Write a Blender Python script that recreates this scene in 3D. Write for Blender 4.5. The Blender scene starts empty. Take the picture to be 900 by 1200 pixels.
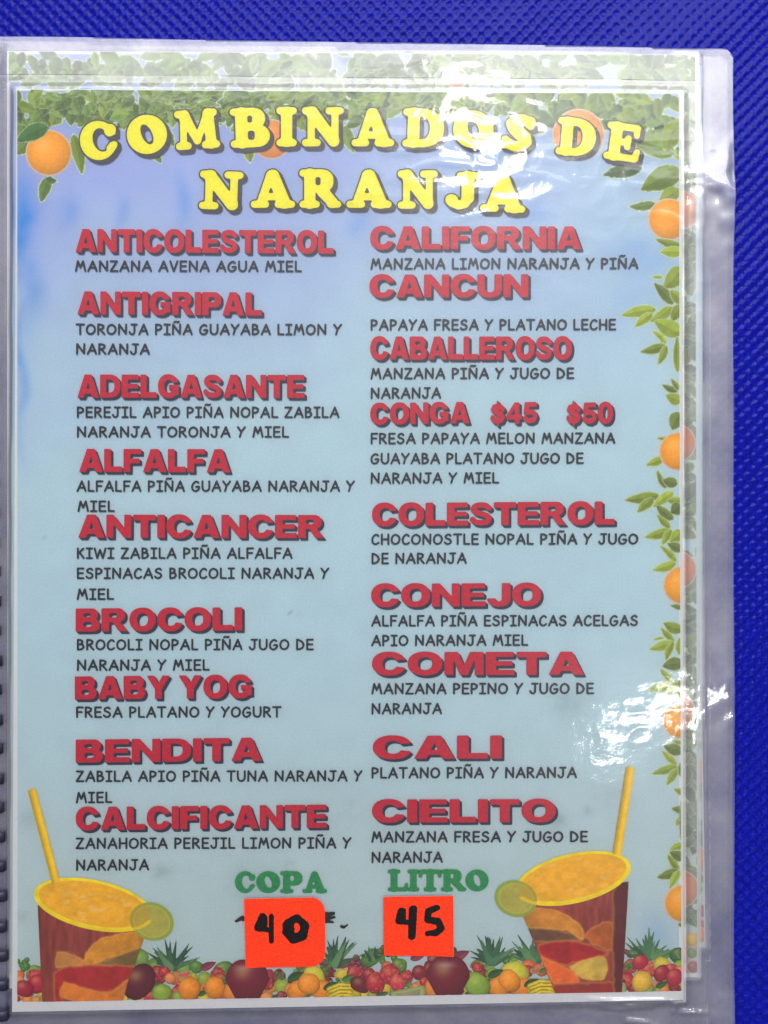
import bpy, math, random
import numpy as np
from mathutils import Vector, Euler

sc = bpy.context.scene
C = sc.collection
U = 0.00027            # one unit of the layout grid in metres (letter page = 800 x 1035 units)
CX, CY = 450.0, 600.0  # layout origin = world origin

def wx(x): return (x - CX) * U
def wy(y): return (CY - y) * U

# ------------------------------------------------------------------ camera, light, exposure
cam = bpy.data.cameras.new('camera'); camo = bpy.data.objects.new('camera', cam); C.objects.link(camo)
CAMH = 0.30
camo.location = (0, 0, CAMH + 0.002)
cam.sensor_fit = 'VERTICAL'; cam.sensor_height = 36
cam.lens = 18.0 / (0.162 / CAMH)
cam.clip_start = 0.01; cam.clip_end = 20
cam.dof.use_dof = False
sc.camera = camo

w = bpy.data.worlds.new('World'); sc.world = w; w.use_nodes = True
bg = w.node_tree.nodes['Background']
bg.inputs[0].default_value = (0.90, 0.92, 1.0, 1); bg.inputs[1].default_value = 0.48

def area(name, loc, target, sx, sy, power, col, spread=180, roll=0):
    l = bpy.data.lights.new(name, 'AREA'); l.shape = 'RECTANGLE'; l.size = sx; l.size_y = sy
    l.energy = power; l.color = col; l.spread = math.radians(spread)
    o = bpy.data.objects.new(name, l); C.objects.link(o); o.location = loc
    d = Vector(target) - Vector(loc)
    o.rotation_euler = (d.to_track_quat('-Z', 'Y').to_matrix().to_4x4() @ Euler((0, 0, math.radians(roll))).to_matrix().to_4x4()).to_euler()
    return o
area('window_light', (0.12, 1.17, 1.30), (0, 0.02, 0), 1.8, 1.0, 38.0, (0.99, 0.99, 1.0))
area('ceiling_lamp', (0.17, 0.61, 1.30), (0, 0, 0), 0.15, 0.085, 4.3, (1.0, 0.99, 0.96))
area('added_glare_lamp', (0.425, -0.355, 1.30), (0.425, -0.3549, 0), 0.17, 0.028, 1.7, (1.0, 0.99, 0.96), roll=34)  # added lamp, placed only to mirror a glare arc in the film, lower right

sc.view_settings.view_transform = 'Standard'
try: sc.view_settings.look = 'None'
except Exception: pass
sc.view_settings.exposure = 0.0; sc.view_settings.gamma = 1.0
sc.cycles.transparent_max_bounces = 24
sc.cycles.max_bounces = 8
sc.cycles.sample_clamp_indirect = 4.0

# ------------------------------------------------------------------ helpers
def lin(c):
    c = np.asarray(c, float) / 255.0
    return np.where(c <= 0.04045, c / 12.92, ((c + 0.055) / 1.055) ** 2.4)

def vnoise(x, y, scale, seed):
    rng = np.random.RandomState(seed)
    L = rng.rand(256, 256)
    fx = np.asarray(x) / scale + 100.3; fy = np.asarray(y) / scale + 100.7
    ix = np.floor(fx).astype(int); iy = np.floor(fy).astype(int)
    tx = fx - ix; ty = fy - iy
    tx = tx * tx * tx * (tx * (tx * 6 - 15) + 10); ty = ty * ty * ty * (ty * (ty * 6 - 15) + 10)
    a = L[iy % 256, ix % 256]; b = L[iy % 256, (ix + 1) % 256]
    c = L[(iy + 1) % 256, ix % 256]; d = L[(iy + 1) % 256, (ix + 1) % 256]
    return (a * (1 - tx) + b * tx) * (1 - ty) + (c * (1 - tx) + d * tx) * ty
def fbm(x, y, scale, seed, n=4):
    v = 0; a = 1; t = 0
    for k in range(n):
        v = v + a * vnoise(x, y, scale / (2 ** k), seed + k * 7); t += a; a *= 0.5
    return v / t
def sstep(a, b, x):
    t = np.clip((x - a) / (b - a), 0, 1); return t * t * (3 - 2 * t)
def gauss(x, y, cx, cy, sx, sy): return np.exp(-(((x - cx) / sx) ** 2 + ((y - cy) / sy) ** 2))

# signed fields, positive inside
def f_poly(X, Y, pts):
    d = np.full(X.shape, 1e9); ins = np.zeros(X.shape, bool)
    n = len(pts)
    for i in range(n):
        x1, y1 = pts[i]; x2, y2 = pts[(i + 1) % n]
        ex, ey = x2 - x1, y2 - y1
        t = np.clip(((X - x1) * ex + (Y - y1) * ey) / (ex * ex + ey * ey + 1e-12), 0, 1)
        d = np.minimum(d, np.hypot(X - x1 - t * ex, Y - y1 - t * ey))
        if y1 != y2:
            c = ((y1 > Y) != (y2 > Y)) & (X < (x2 - x1) * (Y - y1) / (y2 - y1) + x1)
            ins ^= c
    return np.where(ins, d, -d)
def f_ell(X, Y, cx, cy, rx, ry, rot=0, e=2.0):
    a = math.radians(rot); dx = X - cx; dy = Y - cy
    u = (dx * math.cos(a) + dy * math.sin(a)) / rx; v = (-dx * math.sin(a) + dy * math.cos(a)) / ry
    r = (np.abs(u) ** e + np.abs(v) ** e) ** (1 / e)
    return (1 - r) * min(rx, ry)
def f_cap(X, Y, x1, y1, x2, y2, r1, r2=None):
    if r2 is None: r2 = r1
    ex, ey = x2 - x1, y2 - y1
    t = np.clip(((X - x1) * ex + (Y - y1) * ey) / (ex * ex + ey * ey + 1e-12), 0, 1)
    return r1 + (r2 - r1) * t - np.hypot(X - x1 - t * ex, Y - y1 - t * ey)
def f_box(X, Y, x0, y0, x1, y1, r=0.0):
    cx, cy = (x0 + x1) / 2, (y0 + y1) / 2
    qx = np.abs(X - cx) - (x1 - x0) / 2 + r; qy = np.abs(Y - cy) - (y1 - y0) / 2 + r
    return -(np.hypot(np.maximum(qx, 0), np.maximum(qy, 0)) + np.minimum(np.maximum(qx, qy), 0) - r)
def f_line(X, Y, pts, r):
    F = np.full(X.shape, -1e9)
    for (a, b) in zip(pts[:-1], pts[1:]): F = np.maximum(F, f_cap(X, Y, a[0], a[1], b[0], b[1], r))
    return F
def f_leaf(X, Y, tip, base, wd, bend=0.0):
    tx, ty = tip; bx, by = base
    L = math.hypot(tx - bx, ty - by) + 1e-6
    ux, uy = (tx - bx) / L, (ty - by) / L
    s = ((X - bx) * ux + (Y - by) * uy) / L
    t = -(X - bx) * uy + (Y - by) * ux
    sc_ = np.clip(s, 0, 1)
    t = t - bend * L * np.sin(math.pi * sc_)
    half = wd * 0.5 * np.sin(math.pi * sc_ ** 0.75) ** 0.8
    F = half - np.abs(t)
    out = np.maximum(-s, s - 1) * L
    return np.where(out > 0, -np.hypot(out, t), F), s, t
def U_(*f):
    r = f[0]
    for g in f[1:]: r = np.maximum(r, g)
    return r
def SU(k, *f):   # smooth union
    r = f[0]
    for g in f[1:]:
        h = np.clip(0.5 + 0.5 * (g - r) / k, 0, 1)
        r = r * (1 - h) + g * h + k * h * (1 - h)
    return r
def SUB(a, b): return np.minimum(a, -b)

def smooth_pts(P, n=4):
    P = [P[0]] + list(P) + [P[-1]]; out = []
    for i in range(1, len(P) - 2):
        p0, p1, p2, p3 = P[i - 1], P[i], P[i + 1], P[i + 2]
        for k in range(n):
            t = k / n
            out.append(tuple(.5 * (2 * p1[a] + (p2[a] - p0[a]) * t + (2 * p0[a] - 5 * p1[a] + 4 * p2[a] - p3[a]) * t * t + (3 * p1[a] - p0[a] - 3 * p2[a] + p3[a]) * t ** 3) for a in (0, 1)))
    out.append(P[-1]); return out
def field_mesh(F, x0, y0, h, merge=True):
    """marching squares -> (Nx2 verts, faces) for the region F > 0"""
    F = np.where(np.abs(F) < 1e-4, -1e-4, F)
    ny, nx = F.shape
    ins = F > 0
    full = ins[:-1, :-1] & ins[1:, :-1] & ins[:-1, 1:] & ins[1:, 1:]
    anyc = ins[:-1, :-1] | ins[1:, :-1] | ins[:-1, 1:] | ins[1:, 1:]
    vid = {}; V = []; faces = []
    def gv(j, i):
        k = j * nx + i
        r = vid.get(k)
        if r is None:
            r = len(V); vid[k] = r; V.append((x0 + i * h, y0 + j * h))
        return r
    if merge:
        for j in range(ny - 1):
            row = full[j]
            if not row.any(): continue
            d = np.diff(np.concatenate(([0], row.astype(np.int8), [0])))
            for a, b in zip(np.where(d == 1)[0], np.where(d == -1)[0]):
                faces.append((gv(j, a), gv(j, b), gv(j + 1, b), gv(j + 1, a)))
    else:
        for j, i in np.argwhere(full).tolist():
            faces.append((gv(j, i), gv(j, i + 1), gv(j + 1, i + 1), gv(j + 1, i)))
    ed = {}
    def ev(j1, i1, j2, i2):
        k = (j1, i1, j2, i2) if (j1, i1) < (j2, i2) else (j2, i2, j1, i1)
        r = ed.get(k)
        if r is None:
            a = F[j1, i1]; b = F[j2, i2]
            t = a / (a - b)
            r = len(V); ed[k] = r
            V.append((x0 + (i1 + (i2 - i1) * t) * h, y0 + (j1 + (j2 - j1) * t) * h))
        return r
    for j, i in np.argwhere(anyc & ~full).tolist():
        cs = ((j, i), (j, i + 1), (j + 1, i + 1), (j + 1, i)); f = []
        for k in range(4):
            a = cs[k]; b = cs[(k + 1) % 4]
            ia = ins[a]; ib = ins[b]
            if ia: f.append(gv(*a))
            if ia != ib: f.append(ev(a[0], a[1], b[0], b[1]))
        if len(f) >= 3: faces.append(tuple(f))
    return np.array(V, float).reshape(-1, 2), faces

def link(name, me, mat, parent=None, label=None):
    o = bpy.data.objects.new(name, me); C.objects.link(o)
    if mat is not None and len(me.materials) == 0: me.materials.append(mat)
    if parent is not None: o.parent = parent
    if label: o['label'] = label
    return o
def mk(name, V3, faces, mat, parent=None, label=None, col=None, smooth=False):
    me = bpy.data.meshes.new(name)
    V3 = np.asarray(V3, np.float32)
    lens = np.fromiter((len(f) for f in faces), np.int32, len(faces))
    idx = np.fromiter((i for f in faces for i in f), np.int32, int(lens.sum()))
    me.vertices.add(len(V3)); me.vertices.foreach_set('co', V3.ravel())
    me.loops.add(len(idx)); me.loops.foreach_set('vertex_index', idx)
    me.polygons.add(len(lens))
    me.polygons.foreach_set('loop_start', np.concatenate(([0], np.cumsum(lens)[:-1])).astype(np.int32))
    me.update(calc_edges=True)
    me.polygons.foreach_set('use_smooth', np.full(len(lens), smooth, bool))
    if col is not None:
        at = me.color_attributes.new('Col', 'FLOAT_COLOR', 'POINT')
        c4 = np.ones((len(V3), 4), np.float32); c4[:, :col.shape[1]] = col
        at.data.foreach_set('color', c4.ravel())
    me.validate(); me.update()
    return link(name, me, mat, parent, label)
def flat(name, V2, faces, z, mat, parent=None, label=None, col=None):
    """layout-space outline -> flat printed piece facing up at height z"""
    V3 = np.column_stack([wx(V2[:, 0]), wy(V2[:, 1]), np.full(len(V2), z)])
    faces = [f[::-1] for f in faces]
    return mk(name, V3, faces, mat, parent, label, col)
def tag(o, label, cat, group=None, kind=None):
    if label: o['label'] = label
    if cat: o['category'] = cat
    if group: o['group'] = group
    if kind: o['kind'] = kind
    return o
def empty(name, x, y, z=0):
    # origin kept at the world origin so that children stay in layout coordinates
    o = bpy.data.objects.new(name, None); C.objects.link(o); o.empty_display_size = 0.02
    o.location = (0, 0, 0)
    return o

# ------------------------------------------------------------------ materials
def newmat(name):
    m = bpy.data.materials.new(name); m.use_nodes = True
    nt = m.node_tree; b = nt.nodes['Principled BSDF']
    return m, nt, b
def ink(name, rgb, rough=0.55, var=0.12, scale=900, spec=0.3):
    m, nt, b = newmat(name)
    tc = nt.nodes.new('ShaderNodeTexCoord'); n = nt.nodes.new('ShaderNodeTexNoise'); n.inputs['Scale'].default_value = scale
    n.inputs['Detail'].default_value = 3
    r = nt.nodes.new('ShaderNodeValToRGB'); c = lin(rgb)
    r.color_ramp.elements[0].position = 0.3; r.color_ramp.elements[1].position = 0.7
    r.color_ramp.elements[0].color = (*(c * (1 - var)), 1); r.color_ramp.elements[1].color = (*np.clip(c * (1 + var) + 0.004, 0, 1), 1)
    nt.links.new(tc.outputs['Object'], n.inputs['Vector']); nt.links.new(n.outputs['Fac'], r.inputs['Fac'])
    nt.links.new(r.outputs['Color'], b.inputs['Base Color'])
    b.inputs['Roughness'].default_value = rough; b.inputs['Specular IOR Level'].default_value = spec
    return m
def print_mat(name):
    m, nt, b = newmat(name)
    a = nt.nodes.new('ShaderNodeVertexColor'); a.layer_name = 'Col'
    tc = nt.nodes.new('ShaderNodeTexCoord'); n = nt.nodes.new('ShaderNodeTexNoise'); n.inputs['Scale'].default_value = 1600
    n.inputs['Detail'].default_value = 2
    mr = nt.nodes.new('ShaderNodeMapRange'); mr.inputs['From Min'].default_value = 0.3; mr.inputs['From Max'].default_value = 0.7
    mr.inputs['To Min'].default_value = 0.95; mr.inputs['To Max'].default_value = 1.05
    mx = nt.nodes.new('ShaderNodeMix'); mx.data_type = 'RGBA'; mx.blend_type = 'MULTIPLY'; mx.inputs[0].default_value = 1
    nt.links.new(tc.outputs['Object'], n.inputs['Vector']); nt.links.new(n.outputs['Fac'], mr.inputs['Value'])
    nt.links.new(a.outputs['Color'], mx.inputs[6]); nt.links.new(mr.outputs[0], mx.inputs[7])
    nt.links.new(mx.outputs[2], b.inputs['Base Color'])
    b.inputs['Roughness'].default_value = 0.6; b.inputs['Specular IOR Level'].default_value = 0.25
    return m
M_print = print_mat('printed_colours')
M_red = ink('crimson_ink', (200, 2, 48))
M_navy = ink('dark_blue_ink', (38, 38, 66))
M_text = ink('charcoal_ink', (22, 30, 44), var=0.2)
M_yellow = ink('yellow_ink', (240, 232, 20), var=0.06)
M_outline = ink('dark_outline_ink', (62, 56, 62))
M_green = ink('green_ink', (30, 145, 80), var=0.15)
M_marker = ink('black_marker', (10, 8, 8), rough=0.5, var=0.3, spec=0.2)
M_white = ink('white_paper', (225, 225, 228), var=0.03)

# laminating film: clear foil, slightly cloudy where the vertex attribute says so
def film_mat(name, r1=0.06, r2=0.28, bump=0.05):
    m = bpy.data.materials.new(name); m.use_nodes = True; nt = m.node_tree; nt.nodes.clear()
    N = nt.nodes.new; Lk = nt.links.new
    out = N('ShaderNodeOutputMaterial')
    tr = N('ShaderNodeBsdfTransparent'); tr.inputs[0].default_value = (0.985, 0.985, 0.985, 1)
    df = N('ShaderNodeBsdfDiffuse'); df.inputs[0].default_value = (0.80, 0.795, 0.81, 1)
    g1 = N('ShaderNodeBsdfGlossy'); g1.inputs['Roughness'].default_value = r1
    g2 = N('ShaderNodeBsdfGlossy'); g2.inputs['Roughness'].default_value = r2
    tc = N('ShaderNodeTexCoord')
    n1 = N('ShaderNodeTexNoise'); n1.inputs['Scale'].default_value = 260; n1.inputs['Detail'].default_value = 4
    Lk(tc.outputs['Object'], n1.inputs['Vector'])
    bp = N('ShaderNodeBump'); bp.inputs['Strength'].default_value = bump; bp.inputs['Distance'].default_value = 0.001
    Lk(n1.outputs['Fac'], bp.inputs['Height'])
    for g in (g1, g2): Lk(bp.outputs[0], g.inputs['Normal'])
    at = N('ShaderNodeVertexColor'); at.layer_name = 'Col'
    sp = N('ShaderNodeSeparateColor'); Lk(at.outputs['Color'], sp.inputs[0])
    n2 = N('ShaderNodeTexNoise'); n2.inputs['Scale'].default_value = 70; n2.inputs['Detail'].default_value = 5
    Lk(tc.outputs['Object'], n2.inputs['Vector'])
    mr = N('ShaderNodeMapRange'); mr.inputs['From Min'].default_value = 0.3; mr.inputs['From Max'].default_value = 0.7
    mr.inputs['To Min'].default_value = 0.72; mr.inputs['To Max'].default_value = 1.25
    Lk(n2.outputs['Fac'], mr.inputs['Value'])
    mul = N('ShaderNodeMath'); mul.operation = 'MULTIPLY'; mul.use_clamp = True
    Lk(sp.outputs[0], mul.inputs[0]); Lk(mr.outputs[0], mul.inputs[1])
    g3 = N('ShaderNodeBsdfGlossy'); g3.inputs['Roughness'].default_value = 0.55; g3.inputs[0].default_value = (.94, .935, .945, 1)
    hz = N('ShaderNodeMixShader'); hz.inputs[0].default_value = 0.90; Lk(df.outputs[0], hz.inputs[1]); Lk(g3.outputs[0], hz.inputs[2])
    m1 = N('ShaderNodeMixShader'); Lk(mul.outputs[0], m1.inputs[0]); Lk(tr.outputs[0], m1.inputs[1]); Lk(hz.outputs[0], m1.inputs[2])
    gm = N('ShaderNodeMixShader'); gm.inputs[0].default_value = 0.45
    Lk(g1.outputs[0], gm.inputs[1]); Lk(g2.outputs[0], gm.inputs[2])
    fr = N('ShaderNodeFresnel'); fr.inputs[0].default_value = 1.5; 
    m2 = N('ShaderNodeMixShader'); Lk(fr.outputs[0], m2.inputs[0]); Lk(m1.outputs[0], m2.inputs[1]); Lk(gm.outputs[0], m2.inputs[2])
    Lk(m2.outputs[0], out.inputs['Surface'])
    return m
M_film = film_mat('laminating_film')

def vinyl():  # noqa
    m, nt, b = newmat('blue_embossed_vinyl')
    N = nt.nodes.new; Lk = nt.links.new
    tc = N('ShaderNodeTexCoord')
    n = N('ShaderNodeTexNoise'); n.inputs['Scale'].default_value = 1500; n.inputs['Detail'].default_value = 3
    Lk(tc.outputs['Object'], n.inputs['Vector'])
    r = N('ShaderNodeValToRGB'); r.color_ramp.elements[0].color = (0.001, 0.002, 0.13, 1); r.color_ramp.elements[1].color = (0.002, 0.006, 0.32, 1)
    r.color_ramp.elements[0].position = 0.3; r.color_ramp.elements[1].position = 0.7
    Lk(n.outputs['Fac'], r.inputs['Fac']); Lk(r.outputs['Color'], b.inputs['Base Color'])
    b.inputs['Roughness'].default_value = 0.27; b.inputs['Specular IOR Level'].default_value = 0.09
    bp = N('ShaderNodeBump'); bp.inputs['Strength'].default_value = 0.35; bp.inputs['Distance'].default_value = 0.0002
    Lk(n.outputs['Fac'], bp.inputs['Height']); Lk(bp.outputs[0], b.inputs['Normal'])
    return m
M_vinyl = vinyl()

# ------------------------------------------------------------------ tablecloth (the surface)
def cloth_z(X, Y):
    xw = X + 3 * vnoise(X, Y, 60, 3); yw = Y + 3 * vnoise(X, Y, 70, 4) + 0.012 * X
    u = 2 * math.pi * xw / 15.3; v = 2 * math.pi * yw / 15.0
    p = np.cos(u) * np.cos(v)
    pit = np.clip(p + 0.25, 0, 2) ** 0.8
    ridge = 0.5 + 0.5 * np.cos((u - v) / 1.0)
    z = -0.36 * pit + 0.06 * ridge ** 2 + 0.10 * (vnoise(X, Y, 3.2, 5) - 0.5) + 0.9 * (fbm(X, Y, 110, 9, 2) - 0.5)
    return (np.minimum(z, .2) - 0.30) * 0.001
def cloth():
    Vs = []; Fs = []; off = 0
    def patch(xa, xb, ya, yb, h, coarse=False):
        nonlocal off
        nx = max(2, int(round((xb - xa) / h)) + 1); ny = max(2, int(round((yb - ya) / h)) + 1)
        X, Y = np.meshgrid(np.linspace(xa, xb, nx), np.linspace(ya, yb, ny))
        Z = np.full(X.shape, -0.0004) if coarse else cloth_z(X, Y)
        Vs.append(np.column_stack([wx(X.ravel()), wy(Y.ravel()), Z.ravel()]))
        a = (np.arange(ny - 1)[:, None] * nx + np.arange(nx - 1)[None, :]).ravel() + off
        Fs.append(np.column_stack([a + nx, a + nx + 1, a + 1, a])); off += nx * ny
    patch(-100, 1000, -80, 64, 1.5); patch(835, 1000, 64, 1280, 1.5); patch(-100, 40, 64, 1280, 1.5); patch(40, 835, 1130, 1280, 1.5)
    patch(40, 835, 64, 1130, 60, True)
    R = 2600
    patch(-R, R, -R, -80, 200, True); patch(-R, R, 1280, R, 200, True); patch(-R, -100, -80, 1280, 200, True); patch(1000, R, -80, 1280, 200, True)
    o = mk('tablecloth', np.vstack(Vs), np.vstack(Fs).tolist(), M_vinyl, smooth=True)
    tag(o, 'deep blue embossed vinyl tablecloth under the menu', None, kind='structure')
cloth()

# ------------------------------------------------------------------ glyphs
def g_black():
    B = {}
    def d(ch, w): 
        def deco(f): B[ch] = (w, f); return f
        return deco
    s = 0.29
    @d('A', 1.08)
    def _(X, Y): return SUB(f_poly(X, Y, [(0,0),(.36,1),(.72,1),(1.08,0),(.75,0),(.69,.17),(.38,.17),(.32,0)]), f_poly(X, Y, [(.44,.38),(.64,.38),(.54,.70)]))
    @d('B', .97)
    def _(X, Y): return SUB(U_(f_box(X,Y,0,0,.5,1), f_box(X,Y,.1,.48,.90,1,.25), f_box(X,Y,.1,0,.97,.56,.27)), U_(f_box(X,Y,.30,.63,.60,.80,.08), f_box(X,Y,.30,.20,.64,.42,.10)))
    def cc(X, Y): return SUB(f_ell(X,Y,.52,.5,.52,.52,0,2.2), f_ell(X,Y,.54,.5,.22,.28,0,2.2))
    @d('C', 1.03)
    def _(X, Y): return SUB(cc(X,Y), f_poly(X,Y,[(.55,.5),(.70,.635),(1.2,.70),(1.2,.30),(.70,.375)]))
    @d('D', 1.02)
    def _(X, Y): return SUB(U_(f_box(X,Y,0,0,.5,1), np.minimum(f_ell(X,Y,.45,.5,.57,.5,0,2.4), X-.2)), U_(f_box(X,Y,.30,.22,.48,.78), np.minimum(f_ell(X,Y,.46,.5,.26,.28,0,2.4), X-.4)))
    @d('E', .88)
    def _(X, Y): return U_(f_box(X,Y,0,0,.31,1), f_box(X,Y,0,0,.88,.22), f_box(X,Y,0,.40,.82,.60), f_box(X,Y,0,.78,.86,1))
    @d('F', .82)
    def _(X, Y): return U_(f_box(X,Y,0,0,.31,1), f_box(X,Y,0,.38,.74,.59), f_box(X,Y,0,.78,.82,1))
    @d('G', 1.07)
    def _(X, Y): return U_(SUB(cc(X,Y), f_poly(X,Y,[(.55,.45),(.70,.64),(1.2,.71),(1.2,.36),(.70,.36)])), f_box(X,Y,.55,.36,1.04,.56), f_box(X,Y,.80,.12,1.04,.5))
    @d('I', .31)
    def _(X, Y): return f_box(X,Y,0,0,.31,1)
    @d('J', .84)
    def _(X, Y): return U_(f_box(X,Y,.53,.30,.84,1), np.minimum(SUB(f_ell(X,Y,.42,.33,.42,.35,0,2.2), f_ell(X,Y,.42,.36,.12,.15)), .34-Y))
    @d('L', .82)
    def _(X, Y): return U_(f_box(X,Y,0,0,.31,1), f_box(X,Y,0,0,.82,.24))
    @d('M', 1.20)
    def _(X, Y): return f_poly(X,Y,[(0,0),(0,1),(.42,1),(.60,.42),(.78,1),(1.2,1),(1.2,0),(.93,0),(.93,.72),(.72,0),(.48,0),(.27,.72),(.27,0)])
    @d('N', 1.02)
    def _(X, Y): return f_poly(X,Y,[(0,0),(0,1),(.29,1),(.73,.42),(.73,1),(1.02,1),(1.02,0),(.73,0),(.29,.58),(.29,0)])
    @d('O', 1.06)
    def _(X, Y): return SUB(f_ell(X,Y,.53,.5,.53,.52,0,2.2), f_ell(X,Y,.53,.5,.22,.28,0,2.2))
    @d('P', .94)
    def _(X, Y): return SUB(U_(f_box(X,Y,0,0,.31,1), f_box(X,Y,.05,.34,.94,1,.3), f_box(X,Y,0,.34,.4,1)), f_box(X,Y,.31,.56,.62,.79,.1))
    @d('R', 1.06)
    def _(X, Y): return SUB(U_(f_box(X,Y,0,0,.31,1), f_box(X,Y,.05,.40,.96,1,.28), f_box(X,Y,0,.40,.4,1), f_poly(X,Y,[(.42,.45),(.72,.45),(1.06,0),(.71,0),(.46,.38)])), f_box(X,Y,.31,.60,.63,.80,.09))
    @d('S', .94)
    def _(X, Y): return U_(f_line(X,Y,smooth_pts([(.79,.75),(.68,.85),(.48,.885),(.26,.85),(.155,.72),(.24,.585),(.48,.50),(.71,.415),(.795,.28),(.69,.15),(.47,.115),(.24,.15),(.12,.26)]), .118))
    @d('T', .92)
    def _(X, Y): return U_(f_box(X,Y,.305,0,.615,1), f_box(X,Y,0,.76,.92,1))
    @d('U', 1.0)
    def _(X, Y): return U_(f_box(X,Y,0,.4,.30,1), f_box(X,Y,.70,.4,1.0,1), np.minimum(SUB(f_ell(X,Y,.5,.42,.5,.44,0,2.3), f_ell(X,Y,.5,.43,.2,.21,0,2.3)), .44-Y))
    @d('Y', 1.04)
    def _(X, Y): return f_poly(X,Y,[(0,1),(.34,1),(.52,.66),(.70,1),(1.04,1),(.675,.41),(.675,0),(.365,0),(.365,.41)])
    @d('4', .90)
    def _(X, Y): return SUB(f_poly(X,Y,[(0,.2),(0,.42),(.48,1),(.76,1),(.76,.42),(.90,.42),(.90,.2),(.76,.2),(.76,0),(.48,0),(.48,.2)]), f_poly(X,Y,[(.24,.42),(.48,.42),(.48,.70)]))
    @d('5', .88)
    def _(X, Y): return U_(f_box(X,Y,.14,.78,.82,1), f_poly(X,Y,[(.12,1),(.05,.48),(.32,.44),(.38,.80)]), f_line(X,Y,[(.20,.50),(.42,.55),(.64,.50),(.74,.34),(.66,.18),(.44,.115),(.24,.15),(.13,.25)],.118))
    @d('0', .90)
    def _(X, Y): return SUB(f_ell(X,Y,.45,.5,.45,.52,0,2.3), f_ell(X,Y,.45,.5,.15,.30,0,2.3))
    @d('$', .92)
    def _(X, Y): return U_(f_line(X,Y,[(.76,.70),(.66,.80),(.46,.85),(.25,.80),(.19,.70),(.28,.59),(.48,.52),(.68,.44),(.76,.31),(.66,.19),(.46,.14),(.24,.19),(.16,.31)], .125), f_box(X,Y,.41,-.10,.52,1.10))
    return B
BLACK = g_black()

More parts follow.
